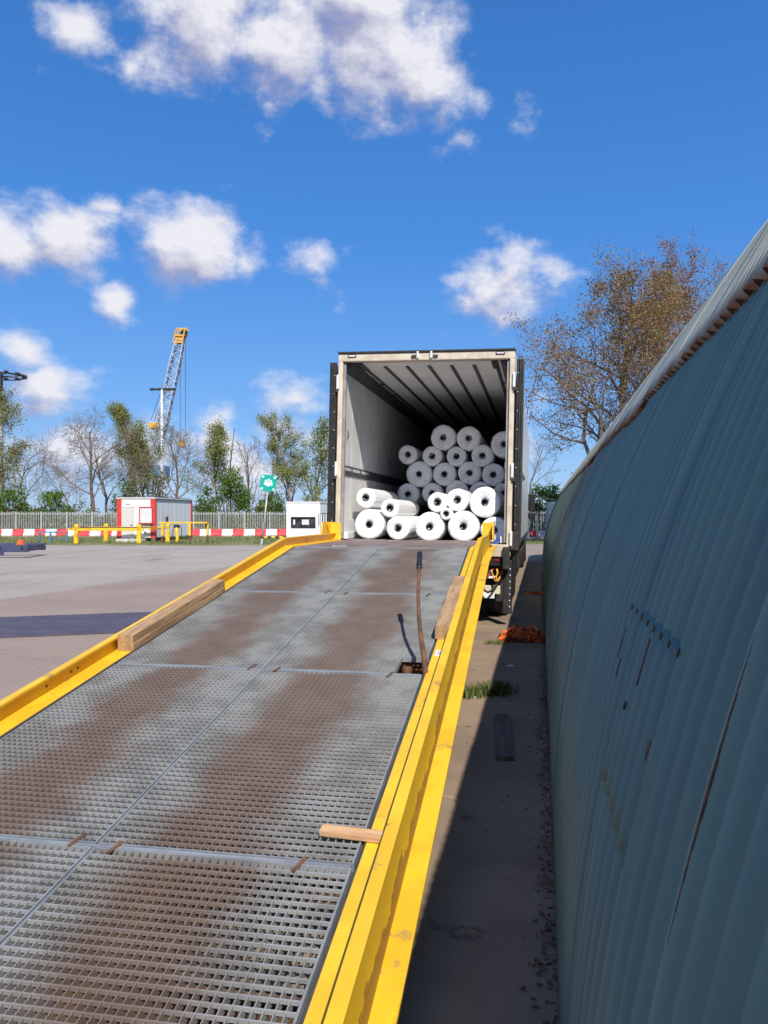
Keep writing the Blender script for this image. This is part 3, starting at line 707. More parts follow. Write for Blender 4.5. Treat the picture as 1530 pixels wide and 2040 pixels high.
# doors folded right back along the sides
for side in (-1, 1):
    X = lambda v: side * (HW + v)
    ln = 1.27
    dr = tb('rear_door', 'skin_white', (X(.075), .06 + ln / 2, 2.53), (.058, ln, 2.62), .006)
    tb('door_rim', 'black_rubber', (X(.080), .035, 2.53), (.105, .05, 2.66), .01, dr)
    for k, dx in enumerate((.040, .072, .104)): tb('gasket_lip', 'black_rubber', (X(dx), .003 - .006 * (k % 2), 2.53), (.012, .022, 2.655), .004, dr)
    for k in range(9): MB().lathe([(.001, -.012), (.006, -.011), (.008, -.004)], 8, 'Y', (X(.047), .0, 1.5 + k * .27)).build('rivet', 'hinge_white', dr)
    tb('lock_rod', 'hinge_white', (X(.035), .9, 2.5), (.024, .024, 2.6), .006, dr)
    tb('edge_guard', 'black_rubber', (X(.060), .0, 1.26), (.10, .06, .26), .012, dr)
    tb('side_sill', 'steel_dark', (side * (HW - .02), LEN / 2, 1.09), (.05, LEN - .3, .10))
# rear underside: lamp bar, bumper, buffers, hoses, mudguard
tb('chassis_beam', 'steel_dark', (-.5, LEN / 2 + .1, .93), (.14, LEN - .4, .30)); tb('chassis_beam', 'steel_dark', (.5, LEN / 2 + .1, .93), (.14, LEN - .4, .30))
lb = tb('lamp_bar', 'black_plastic', (0, .12, .965), (2 * HW - .10, .10, .15), .01)
for side in (-1, 1):
    lp = tb('tail_lamp', 'black_plastic', (side * .99, .05, .965), (.40, .05, .125), .012, lb)
    bufr = tb('rubber_buffer', 'black_rubber', (side * 1.235, -.02, 1.02), (.10, .12, .32), .015)
    sp_ = tb('rear_spoiler', 'black_rubber', (side * 1.255, .14, .60), (.12, .13, .78), .02, rot=(0, 0, side * -.1))
    for k in range(7): MB().lathe([(.001, -.01), (.008, -.009), (.010, 0)], 8, 'Y', (side * 1.29, .068, .32 + k * .09)).build('bolt', 'hinge_white', sp_)
    tb('lamp_lens', 'lamp_red', (side * 1.10, .018, .985), (.07, .012, .035), .004, lp)
bumper = tb('underrun_bumper', 'frame_cream', (0, .20, .545), (2.30, .09, .125), .012)
for side in (-1, 1): tb('bumper_arm', 'steel_dark', (side * .5, .28, .70), (.07, .10, .34), parent=bumper)
tb('number_plate_board', 'hinge_white', (.9, .16, .475), (.34, .02, .11), .004, bumper)
def hose(pts, r, m, name='air_hose'):
    return MB().tube(pts, r, 8).build(name, m, T, True)
def loop(x0, x1, y, z, sag, n=9): return [(x0 + (x1 - x0) * i / (n - 1), y + .03 * math.sin(i), z - sag * math.sin(math.pi * i / (n - 1))) for i in range(n)]
hose(loop(.80, 1.16, .05, .74, .22), .017, 'black_rubber'); hose(loop(.84, 1.05, .06, .86, .12), .012, 'hose_red'); hose(loop(1.02, 1.18, .04, .84, .16), .011, 'hose_yellow')
hose([(1.10, .03, .86), (1.115, .03, .80), (1.09, .03, .74), (1.12, .03, .68)], .014, 'hose_yellow')
MB().bev((.93, .07, .80), (.22, .05, .06), .008).build('coupling_bracket', 'steel_dark', T)
tb('bracket_plate', 'hinge_white', (.98, .08, .735), (.24, .03, .035), .004)
# wheels
def wheel(x, y, r=.50, w=.36):
    side = 1 if x > 0 else -1
    t = MB().lathe([(r * .56, -w / 2 + .02), (r * .80, -w / 2), (r * .95, -w / 2 + .02), (r, -w / 2 + .06), (r, -w * .17), (r - .014, -w * .165), (r - .014, -w * .14), (r, -w * .135), (r, w * .135), (r - .014, w * .14), (r - .014, w * .165), (r, w * .17), (r, w / 2 - .06), (r * .95, w / 2 - .02), (r * .80, w / 2), (r * .56, w / 2 - .02)], 40, 'X', close=True)
    o = t.build('wheel', 'black_rubber', T, 35.0); o.location = (x, y, r + .005 - x * math.tan(ROLL) * -1)
    MB().lathe([(r * .57, w / 2 - .03), (r * .53, w / 2 - .06), (r * .40, w / 2 - .10), (.16, w / 2 - .05), (.13, w / 2 - .02), (.001, w / 2 - .02)] if side > 0 else [(r * .57, -w / 2 + .03), (r * .53, -w / 2 + .06), (r * .40, -w / 2 + .10), (.16, -w / 2 + .05), (.13, -w / 2 + .02), (.001, -w / 2 + .02)], 32, 'X').build('rim', 'rim', o, 35.0)
    return o
for yy in (1.42, 2.73, 4.04):
    for x in (-1.06, 1.06): wheel(x, yy)
    MB().tube([(-.95, yy, .5), (.95, yy, .5)], .07, 10).build('axle', 'steel_dark', T)
for side in (-1, 1):
    tb('mud_flap', 'black_rubber', (side * 1.06, .80, .62), (.40, .015, .62), .004)
    arc = [(1.42 + .62 * math.cos(t), .52 + .60 * math.sin(t)) for t in np.linspace(math.pi * .98, .25, 9)]
    arc2 = [(1.42 + .605 * math.cos(t), .52 + .585 * math.sin(t)) for t in np.linspace(math.pi * .98, .25, 9)][::-1]
    MB().prism(arc + arc2, side * .86, side * 1.26, 'X').build('mudguard', 'black_plastic', T)
    tb('side_guard', 'steel_dark', (side * 1.24, 7.6, .62), (.03, 3.6, .30)); tb('landing_leg', 'steel_dark', (side * .9, 10.2, .60), (.14, .14, .95), .01)
    tb('pallet_box', 'black_plastic', (side * 1.02, 6.2, .66), (.42, 1.9, .62), .03)

# red strap end hanging at the right wall, blue bundle on the floor
o = MB(); 
tl = lambda x, y, z: tw(TX0, TY0, 0) + Euler((0, ROLL, TY)).to_matrix() @ Vector((x, y, z))
mb = MB(); n = 12
for i in range(n - 1):
    z0 = 2.30 - i * .028; z1 = z0 - .028
    mb.add([(-.022, .012 * math.sin(i), z0), (.022, .012 * math.sin(i), z0), (.022, .012 * math.sin(i + 1), z1), (-.022, .012 * math.sin(i + 1), z1)], [(0, 1, 2, 3)])
mb2 = MB(); mb2.v = [(x, y + d, z - 2.30) for d in (0, .005) for (x, y, z) in mb.v]; k = len(mb.v)
mb2.f = list(mb.f) + [tuple(i + k for i in q[::-1]) for q in mb.f]; mb2.m = [0] * len(mb2.f)
o = mb2.build('hanging_strap', 'red_strap'); o.location = tl(1.19, .55, 2.10); o.rotation_euler = (0, 0, TY + .35)
tag(o, 'short red strap hanging at the right inner wall of the trailer', 'strap')
mb = MB(); rr = random.Random(8); vs = []; fs = []; n1, n2 = 14, 7
for j in range(n2):
    ph = j / (n2 - 1) * math.pi / 2
    for i in range(n1):
        t = i * 2 * math.pi / n1; r_ = (1 + rr.uniform(-.13, .13))
        vs.append((.11 * math.cos(t) * math.cos(ph) * r_, .08 * math.sin(t) * math.cos(ph) * r_, .055 * math.sin(ph) * r_))
fs = [(j * n1 + i, j * n1 + (i + 1) % n1, (j + 1) * n1 + (i + 1) % n1, (j + 1) * n1 + i) for j in range(n2 - 1) for i in range(n1)] + [tuple(range(n1))[::-1]]
o = mb.add(vs, fs).build('plastic_bundle', 'blue_plastic', None, True); o.location = tl(1.10, .24, ZF - .003); tag(o, 'small crumpled blue plastic bundle on the trailer floor at the right', 'bundle')

# ------------------------------------------------------------------ rolls of film-wrapped fabric
def roll_creases(N, L, b, src):
    """radial pleats of the tucked-in film on the end faces, long wrinkles on the sides; pen marks as flat print"""
    tc = N.new('ShaderNodeTexCoord'); sp = N.new('ShaderNodeSeparateXYZ'); L.new(tc.outputs['Object'], sp.inputs[0])
    at = N.new('ShaderNodeMath'); at.operation = 'ARCTAN2'; L.new(sp.outputs[0], at.inputs[0]); L.new(sp.outputs[2], at.inputs[1])
    oi = N.new('ShaderNodeObjectInfo')
    cb = N.new('ShaderNodeCombineXYZ'); 
    sn = N.new('ShaderNodeMath'); sn.operation = 'SINE'; L.new(at.outputs[0], sn.inputs[0]); cs = N.new('ShaderNodeMath'); cs.operation = 'COSINE'; L.new(at.outputs[0], cs.inputs[0])
    L.new(sn.outputs[0], cb.inputs[0]); L.new(cs.outputs[0], cb.inputs[1]); L.new(oi.outputs['Random'], cb.inputs[2])
    mp = N.new('ShaderNodeVectorMath'); mp.operation = 'MULTIPLY'; mp.inputs[1].default_value = (7.5, 7.5, 40); L.new(cb.outputs[0], mp.inputs[0])
    n1 = N.new('ShaderNodeTexNoise'); n1.inputs['Scale'].default_value = 1.0; n1.inputs['Detail'].default_value = 4; L.new(mp.outputs[0], n1.inputs['Vector'])
    n2 = N.new('ShaderNodeTexNoise'); n2.inputs['Scale'].default_value = 9; n2.inputs['Detail'].default_value = 5
    ad = N.new('ShaderNodeVectorMath'); ad.operation = 'ADD'; L.new(tc.outputs['Object'], ad.inputs[0]); L.new(oi.outputs['Random'], ad.inputs[1]); L.new(ad.outputs[0], n2.inputs['Vector'])
    sm = N.new('ShaderNodeMath'); sm.operation = 'MULTIPLY_ADD'; L.new(n1.outputs[0], sm.inputs[0]); sm.inputs[1].default_value = 1.6; L.new(n2.outputs[0], sm.inputs[2])
    bp = N.new('ShaderNodeBump'); bp.inputs['Strength'].default_value = .6; bp.inputs['Distance'].default_value = .015; L.new(sm.outputs[0], bp.inputs['Height']); L.new(bp.outputs[0], b.inputs['Normal'])
    # pen scribbles
    n3 = N.new('ShaderNodeTexNoise'); n3.inputs['Scale'].default_value = 16; n3.inputs['Detail'].default_value = 1; L.new(ad.outputs[0], n3.inputs['Vector'])
    a = N.new('ShaderNodeMath'); a.operation = 'SUBTRACT'; L.new(n3.outputs[0], a.inputs[0]); a.inputs[1].default_value = .5
    a2 = N.new('ShaderNodeMath'); a2.operation = 'ABSOLUTE'; L.new(a.outputs[0], a2.inputs[0])
    a3 = N.new('ShaderNodeMath'); a3.operation = 'LESS_THAN'; L.new(a2.outputs[0], a3.inputs[0]); a3.inputs[1].default_value = .012
    n4 = N.new('ShaderNodeTexNoise'); n4.inputs['Scale'].default_value = 5.5; n4.inputs['Detail'].default_value = 0; L.new(ad.outputs[0], n4.inputs['Vector'])
    a4 = N.new('ShaderNodeMath'); a4.operation = 'GREATER_THAN'; L.new(n4.outputs[0], a4.inputs[0]); a4.inputs[1].default_value = .60
    a5 = N.new('ShaderNodeMath'); a5.operation = 'MULTIPLY'; L.new(a3.outputs[0], a5.inputs[0]); L.new(a4.outputs[0], a5.inputs[1])
    a6 = N.new('ShaderNodeMath'); a6.operation = 'MULTIPLY'; L.new(a5.outputs[0], a6.inputs[0]); a6.inputs[1].default_value = .55
    mx = N.new('ShaderNodeMix'); mx.data_type = 'RGBA'; L.new(a6.outputs[0], mx.inputs[0]); L.new(src, mx.inputs[6]); mx.inputs[7].default_value = (.10, .10, .14, 1)
    L.new(mx.outputs[2], b.inputs['Base Color'])
extend('film', roll_creases)
def on_face(x, y, Yf):
    """photo pixel on the plane Y = Yf of the trailer axis -> (X, z)"""
    a = math.atan((x - 765) / F) - AT
    X = math.tan(a) * Yf; d = -X * math.sin(AT) + Yf * math.cos(AT)
    return X, EYE + (HZ - y) / F * d, d
ROLLS = []
def fabric_roll(x, y, rp, dy, ln, label, group, seed, floor=False, core=.047):
    Yf = TY0 + dy; X, z, d = on_face(x, y, Yf); r = rp / F * d
    ROLLS.append((X, z, r, label))
    rr = random.Random(seed)
    root = tag(empty('fabric_roll', tw(X, Yf, z), (0, 0, TY + R(rr.uniform(-.35, .35)))), label, 'fabric roll', group)
    n = 44; ph = rr.uniform(0, 6); sg = rr.uniform(.985, 1.0)
    prof = [(core + .004, .022), (core + .012, .008), (r * .45, -.004), (r * .72, -.010), (r * .88, -.006), (r * .955, .006), (r * .99, .028), (r, .07)]
    for k in range(1, 9): prof.append((r * (1 - .004 * math.sin(k * 1.7 + ph)), .07 + (ln - .14) * k / 8))
    prof += [(r * .93, ln), (.001, ln)]
    vs = []; fs = []
    for q, (rad, a) in enumerate(prof):
        for t in range(n):
            th = t * 2 * math.pi / n
            w = 1 + .010 * math.sin(3 * th + ph) + .006 * math.sin(7 * th + 2 * ph) + rr.uniform(-.006, .006)
            if 2 <= q <= 6: a_ = a + .003 * math.sin(9 * th + ph + q) + rr.uniform(-.0035, .0035)
            else: a_ = a
            flat = 1.0
            vs.append((rad * w * math.cos(th), a_, rad * w * math.sin(th) * flat))
    m = len(prof)
    for q in range(m - 1):
        for t in range(n): fs.append((q * n + t, q * n + (t + 1) % n, (q + 1) * n + (t + 1) % n, (q + 1) * n + t))
    MB().add(vs, fs).build('film_wrap', 'film', root, True)
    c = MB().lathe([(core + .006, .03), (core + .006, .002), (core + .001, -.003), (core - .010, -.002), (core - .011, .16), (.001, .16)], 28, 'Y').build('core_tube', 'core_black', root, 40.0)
    # torn ends of the film tucked into the core
    mb = MB()
    for k in range(rr.randint(2, 4)):
        t = rr.uniform(0, 6.28); u = Vector((math.cos(t), 0, math.sin(t))); p = Vector((-math.sin(t), 0, math.cos(t)))
        w = rr.uniform(.008, .016); vs = [u * (core + .004) - p * w + Vector((0, -.004, 0)), u * (core + .004) + p * w + Vector((0, -.004, 0)), u * rr.uniform(.012, .028) + Vector((0, .03, 0))]
        vs += [q + Vector((0, .003, 0)) for q in vs]
        mb.add(vs, [(0, 1, 2), (5, 4, 3), (0, 3, 4, 1), (1, 4, 5, 2), (2, 5, 3, 0)])
    mb.build('film_end', 'film', root)
    return root
FL = 2.25
GF, GB = 'sunlit rolls at the trailer door', 'shaded rolls stacked deeper in the trailer'
front = [
    (735.1, 1044.8, 30.2, .42, FL, 'large sunlit white roll on the floor at the far left of the front row'),
    (792.5, 1052.4, 24.0, .36, FL, 'medium sunlit white roll on the floor, second from the left in the front row'),
    (855.4, 1049.6, 29.6, .34, FL, 'large sunlit white roll on the floor in the middle of the front row'),
    (922.6, 1048.8, 31.2, .30, FL, 'largest sunlit white roll on the floor, second from the right in the front row'),
    (984.0, 1056.5, 27.0, .36, FL, 'half shaded white roll on the floor at the right end of the front row'),
    (728.0, 992.0, 20.2, .52, 2.1, 'slim sunlit roll lying on top at the far left of the front stack'),
    (776.4, 1012.3, 18.8, .46, 2.1, 'slim sunlit roll lying in the hollow between the two left floor rolls'),
    (871.0, 1000.6, 20.0, .42, 2.1, 'slim sunlit roll in the upper row, just above the smallest roll'),
    (911.0, 996.0, 23.0, .48, 2.1, 'medium sunlit roll in the upper front row beside the biggest upper roll'),
    (965.6, 1000.6, 31.0, .40, 2.1, 'big roll on top at the right of the front stack, its right edge in shade'),
    (888.6, 1024.0, 12.4, .33, 1.9, 'smallest sunlit roll wedged in the middle of the front stack')]
for i, q in enumerate(front): fabric_roll(*q[:5], q[5], GF, 100 + i, core=.047 if q[2] > 15 else .044)
rw = ['lowest visible', 'second', 'third', 'top']
back = [[(812.4, 984.4, 22), (860.8, 982.5, 21), (910.5, 979, 22.6), (957, 981.5, 22.3), (1003.5, 983.5, 21.5)],
        [(834.5, 944.4, 26), (885.2, 944.6, 23.6), (935.4, 942, 23.4), (982.8, 945.6, 23.2), (1021, 927.5, 17)],
        [(812.1, 905.4, 19.4), (860.8, 908.4, 20.2), (909.2, 909.0, 20.0), (961.2, 907.5, 22.2)],
        [(883.0, 871.2, 25.4), (933.6, 872.9, 24.3), (1004.1, 885, 26.4)]]
pos = {5: ['leftmost', 'second from left', 'middle', 'second from right', 'rightmost'], 4: ['leftmost', 'second from left', 'second from right', 'rightmost'], 3: ['leftmost', 'middle', 'rightmost']}
for ri, rowl in enumerate(back):
    for i, (x, y, r_) in enumerate(rowl):
        fabric_roll(x, y, r_, 2.72 + random.uniform(-.04, .05), 4.0, f'shaded white roll, {pos[len(rowl)][i]} in the {rw[ri]} row of the rear stack', GB, 200 + ri * 10 + i)
# hidden bottom layer that carries the rear stack
for i, x in enumerate((812, 862, 910, 958, 1003)):
    X, z, d = on_face(x, 1015, TY0 + 2.75)
    fabric_roll(x, HZ + (EYE - (ZF + .175 - (X - TX0) * math.sin(ROLL))) / d * F, .172 / d * F, 2.75, 4.0, f'shaded white roll on the floor at the foot of the rear stack, {pos[5][i]}', GB, 300 + i)

# ------------------------------------------------------------------ tractor in front of the trailer
tr = tag(empty('tractor_unit', tw(TX0, TY0 + LEN + 1.5, 0), (0, 0, TY)), 'lorry tractor ahead of the trailer, only its dark right mirror showing', 'lorry')
MB().bev((0, .3, 2.05), (2.45, 2.2, 2.7), .12).build('cab', 'tractor_grey', tr); MB().box((0, -1.2, .85), (.9, 3.4, .3)).build('chassis', 'steel_dark', tr)
for side in (-1, 1):
    MB().bev((side * 1.42, 1.0, 2.05), (.22, .14, .62), .03).build('mirror', 'black_plastic', tr); MB().bev((side * 1.40, 1.0, 1.60), (.20, .12, .22), .03).build('mirror', 'black_plastic', tr)
    MB().tube([(side * 1.2, 1.1, 2.3), (side * 1.42, 1.0, 2.3)], .02, 8).build('mirror_arm', 'black_plastic', tr)
    for yy in (.8, -2.2):
        o = MB().lathe([(.28, -.15), (.45, -.17), (.5, -.12), (.5, .12), (.45, .17), (.28, .15)], 32, 'X', close=True).build('wheel', 'black_rubber', tr, 35.0); o.location = (side * 1.05, yy, .5)
        MB().lathe([(.001, side * .10), (.14, side * .12), (.24, side * .06), (.29, side * .12)], 24, 'X').build('rim', 'rim', o, 35.0)

# ------------------------------------------------------------------ corrugated arched hut
HR, HX = 4.83, 4.90
hut = tag(empty('arched_hut', tw(HX, 0, 0), (0, 0, TY)), 'long teal arched hut of corrugated sheets with rusty lapped edges', 'hut')
def hut_mat(name, c, c2, pale, rustline):
    m = mat(name, c, .55, .0, c2=c2, scale=1.6, lo=.35, hi=.65, stretch=(.5, 2.0, .5), bump=.08, bscale=20)
    def fn(N, L, b, src):
        tc = N.new('ShaderNodeTexCoord'); sp = N.new('ShaderNodeSeparateXYZ'); L.new(tc.outputs['Object'], sp.inputs[0])
        ge = N.new('ShaderNodeNewGeometry')
        mp = N.new('ShaderNodeMapping'); mp.inputs['Scale'].default_value = (.35, 9, .35); L.new(ge.outputs['Position'], mp.inputs[0])
        n = N.new('ShaderNodeTexNoise'); n.inputs['Scale'].default_value = 1.2; n.inputs['Detail'].default_value = 6; L.new(mp.outputs[0], n.inputs['Vector'])
        mr = N.new('ShaderNodeMapRange'); mr.interpolation_type = 'SMOOTHSTEP'; mr.inputs[1].default_value = .56; mr.inputs[2].default_value = .74; mr.inputs[4].default_value = .75; L.new(n.outputs[0], mr.inputs[0])
        q = N.new('ShaderNodeMix'); q.data_type = 'RGBA'; L.new(mr.outputs[0], q.inputs[0]); L.new(src, q.inputs[6]); q.inputs[7].default_value = (*pale, 1); cur = q.outputs[2]
        if rustline is not None:
            n2 = N.new('ShaderNodeTexNoise'); n2.inputs['Scale'].default_value = 6; n2.inputs['Detail'].default_value = 7; L.new(ge.outputs['Position'], n2.inputs['Vector'])
            a = N.new('ShaderNodeMath'); a.operation = 'MULTIPLY_ADD'; L.new(n2.outputs[0], a.inputs[0]); a.inputs[1].default_value = .22; L.new(sp.outputs[2], a.inputs[2])
            r2 = N.new('ShaderNodeMapRange'); r2.inputs[1].default_value = rustline + .19; r2.inputs[2].default_value = rustline + .12; L.new(a.outputs[0], r2.inputs[0])
            q2 = N.new('ShaderNodeMix'); q2.data_type = 'RGBA'; L.new(r2.outputs[0], q2.inputs[0]); L.new(cur, q2.inputs[6]); q2.inputs[7].default_value = (.22, .075, .03, 1); cur = q2.outputs[2]
            n3 = N.new('ShaderNodeTexNoise'); n3.inputs['Scale'].default_value = .9; n3.inputs['Detail'].default_value = 7
            mp3 = N.new('ShaderNodeMapping'); mp3.inputs['Scale'].default_value = (.8, 5, .8); L.new(ge.outputs['Position'], mp3.inputs[0]); L.new(mp3.outputs[0], n3.inputs['Vector'])
            r3 = N.new('ShaderNodeMapRange'); r3.inputs[1].default_value = .60; r3.inputs[2].default_value = .72; r3.inputs[4].default_value = .8; L.new(n3.outputs[0], r3.inputs[0])
            q3 = N.new('ShaderNodeMix'); q3.data_type = 'RGBA'; L.new(r3.outputs[0], q3.inputs[0]); L.new(cur, q3.inputs[6]); q3.inputs[7].default_value = (.24, .13, .09, 1); cur = q3.outputs[2]
        else:
            # earth splashed up from the ground along the foot
            n2 = N.new('ShaderNodeTexNoise'); n2.inputs['Scale'].default_value = 5; n2.inputs['Detail'].default_value = 6; L.new(ge.outputs['Position'], n2.inputs['Vector'])
            a = N.new('ShaderNodeMath'); a.operation = 'MULTIPLY_ADD'; L.new(n2.outputs[0], a.inputs[0]); a.inputs[1].default_value = -.5; L.new(sp.outputs[2], a.inputs[2])
            r2 = N.new('ShaderNodeMapRange'); r2.inputs[1].default_value = -.02; r2.inputs[2].default_value = -.26; r2.inputs[4].default_value = .8; L.new(a.outputs[0], r2.inputs[0])
            q2 = N.new('ShaderNodeMix'); q2.data_type = 'RGBA'; L.new(r2.outputs[0], q2.inputs[0]); L.new(cur, q2.inputs[6]); q2.inputs[7].default_value = (.13, .12, .085, 1); cur = q2.outputs[2]
        L.new(cur, b.inputs['Base Color'])
    extend(name, fn)
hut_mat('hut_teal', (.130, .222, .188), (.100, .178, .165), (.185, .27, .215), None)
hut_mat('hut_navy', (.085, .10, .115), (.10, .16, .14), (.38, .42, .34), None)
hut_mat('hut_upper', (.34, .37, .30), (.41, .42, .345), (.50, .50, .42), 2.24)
CP = .1016
def arc_sheet(name, m, ncor, ph0, ph1, rad, nph, per=10, amp=.017, base=None):
    w = ncor * CP; ny = ncor * per; vs = []; fs = []
    for i in range(ny + 1):
        y_ = w * i / ny; t = y_ / CP * 2 * math.pi
        c = math.cos(t); prof = amp * (c ** 1.5 if c > 0 else -abs(c) ** .5)       # narrow ridges, wider valleys
        for k in range(nph + 1):
            ph = ph0 + (ph1 - ph0) * k / nph; r_ = rad + prof
            vs.append((-r_ * math.cos(ph), y_, r_ * math.sin(ph)))
    for i in range(ny):
        for k in range(nph): a = i * (nph + 1) + k; fs.append((a, a + 1, a + nph + 2, a + nph + 1))
    # thickness: second skin 4 mm inside, closed along the lower edge
    n = len(vs)
    for (x, y_, z) in list(vs):
        l = math.hypot(x, z); s_ = (l - .004) / l; vs.append((x * s_, y_, z * s_))
    fs += [tuple(i + n for i in q[::-1]) for q in list(fs)]
    for i in range(ny): a = i * (nph + 1); fs.append((a, a + nph + 1, a + nph + 1 + n, a + n)); a += nph; fs.append((a + nph + 1, a, a + n, a + nph + 1 + n))
    for k in range(nph): fs.append((k, k + n, k + 1 + n, k + 1)); a = ny * (nph + 1) + k; fs.append((a, a + 1, a + 1 + n, a + n))
    mb = MB(); mb.v = vs; mb.f = fs; mb.m = [0] * len(fs)
    o = mb.build(name, m, base, True, fix=False)
    return o
rr = random.Random(21)
NC = 10; SW = NC * CP
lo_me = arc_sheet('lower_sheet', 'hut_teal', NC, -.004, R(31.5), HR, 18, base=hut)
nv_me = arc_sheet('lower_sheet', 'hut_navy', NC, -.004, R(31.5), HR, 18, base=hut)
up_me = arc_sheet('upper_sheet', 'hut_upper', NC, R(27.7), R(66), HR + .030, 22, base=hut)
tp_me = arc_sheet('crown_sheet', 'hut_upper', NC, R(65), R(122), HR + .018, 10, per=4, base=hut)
bk_me = arc_sheet('rear_sheet', 'hut_teal', NC, R(121), R(180), HR, 8, per=4, base=hut)
Y0, NS = -8.0, 39
# lap joints match the photograph at about Y = 1.1 and Y = 3.95
step = (NC - 1) * CP            # laps by one corrugation
first = 1.08 - math.ceil((1.08 + 8) / step) * step
pieces = []
for i in range(NS + 1):
    y_ = first + i * step
    navy = (8.9 < y_ < 11.0)
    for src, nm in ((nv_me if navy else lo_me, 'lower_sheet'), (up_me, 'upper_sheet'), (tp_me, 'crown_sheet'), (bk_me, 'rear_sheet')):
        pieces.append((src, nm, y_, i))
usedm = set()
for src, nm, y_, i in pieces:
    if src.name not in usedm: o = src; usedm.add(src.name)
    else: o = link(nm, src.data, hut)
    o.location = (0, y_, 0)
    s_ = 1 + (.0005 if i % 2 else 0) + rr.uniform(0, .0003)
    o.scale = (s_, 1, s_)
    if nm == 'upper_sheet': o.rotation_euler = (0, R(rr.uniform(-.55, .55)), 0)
HEND = first + (NS + 1) * step
for yy, nm in ((first + .02, 'end_wall'), (HEND - .05, 'end_wall')):
    mb = MB().prism([(-(HR - .03) * math.cos(R(t)), (HR - .03) * math.sin(R(t))) for t in range(0, 181, 6)], yy, yy + .06, 'Y'); mb.build(nm, 'hut_teal', hut)
def hp(Y, z, off=0.0):
    ph = math.asin(z / HR); return Vector((-(HR + off) * math.cos(ph), Y, (HR + off) * math.sin(ph))), ph
# riveted repair on the near sheet: a lapped patch whose upper edge is nailed down
pm = arc_sheet('repair_patch', 'hut_teal', 7, math.asin(.94 / HR), math.asin(1.36 / HR), HR + .0018, 8, base=hut); pm.location = (0, first + round((1.50 - first) / CP) * CP, 0)
PY = pm.location.y
for k in range(8):
    p, ph = hp(PY + k * CP, 1.345, .019)
    MB().lathe([(.001, .006), (.006, .005), (.009, 0)], 10, 'Z')  .build('rivet', 'hut_teal', hut, loc=p, rot=(0, -(math.pi / 2 - ph), 0))
for (Y, z, w, h) in ((PY + .71, 1.25, .005, .09), (PY + .305, 1.27, .006, .11), (PY + .012, 1.16, .020, .035), (PY + .40, 1.15, .008, .02), (PY + .65, 1.19, .004, .05)):
    p, ph = hp(Y, z, .0185); MB().bev((0, 0, 0), (.003, w, h), .001).build('rust_scab', 'rust', hut, loc=p, rot=(0, ph, 0))
# lifted lap edge with rust on the nearest joint
for k in range(10):
    z = 1.05 + k * .042; p, ph = hp(first + round((1.08 - first) / step) * step - .004, z, .017)
    MB().bev((0, 0, 0), (.003, .003 + .009 * math.sin(math.pi * k / 9) ** 2, .0435), .0015).build('lap_rust', 'rust', hut, loc=p, rot=(0, ph, 0))

# ------------------------------------------------------------------ things on the path by the hut
def strap_pile(name, c, n, sx, sy, sz, seed, label):
    rr = random.Random(seed); mb = MB()
    for k in range(n):
        a = rr.uniform(0, 6.28); q = Vector((rr.uniform(-sx, sx), rr.uniform(-sy, sy), 0)); pts = []
        hdg = a; p = q.copy(); m = rr.randint(7, 12)
        w = rr.uniform(.03, .055); tw_ = rr.uniform(0, 6)
        for i in range(m):
            hdg += rr.uniform(-1.1, 1.1); p = p + Vector((math.cos(hdg), math.sin(hdg), 0)) * rr.uniform(.05, .10)
            p.x = max(-sx, min(sx, p.x)); p.y = max(-sy, min(sy, p.y))
            fall = max(0.06, 1 - (abs(p.x) / sx) ** 2 * .7 - (abs(p.y) / sy) ** 2 * .3)
            z = .010 + rr.random() * sz * fall
            pts.append((p.copy() + Vector((0, 0, z)), hdg, tw_ + i * rr.uniform(.1, .6)))
        vs = []; fs = []
        for (pp, h, t) in pts:
            sd = Vector((-math.sin(h) * math.cos(t), math.cos(h) * math.cos(t), abs(math.sin(t)))) * w
            vs += [pp - sd * .3, pp + sd * .7]
        vs = [Vector((x.x, x.y, max(.012, x.z))) for x in vs]
        o_ = len(vs); vs2 = vs + [x + Vector((0, 0, .004)) for x in vs]
        for i in range(len(pts) - 1):
            fs.append((2 * i, 2 * i + 1, 2 * i + 3, 2 * i + 2)); fs.append((o_ + 2 * i, o_ + 2 * i + 2, o_ + 2 * i + 3, o_ + 2 * i + 1))
        mb.add(vs2, fs, 1 if rr.random() < .03 else 0)
    o = mb.build(name, ['strap', 'strap_blue'], None, True, fix=False); o.location = c
    return tag(o, label, 'straps')
strap_pile('strap_pile', G(1046, 1280) + Vector((-.02, .12, 0)), 60, .29, .20, .20, 1, 'crumpled heap of orange lashing straps against the foot of the hut')
strap_pile('strap_end', G(1064, 1186) + Vector((.0, .05, 0)), 9, .24, .06, .06, 2, 'thin loose orange strap lying by the hut beyond the heap')
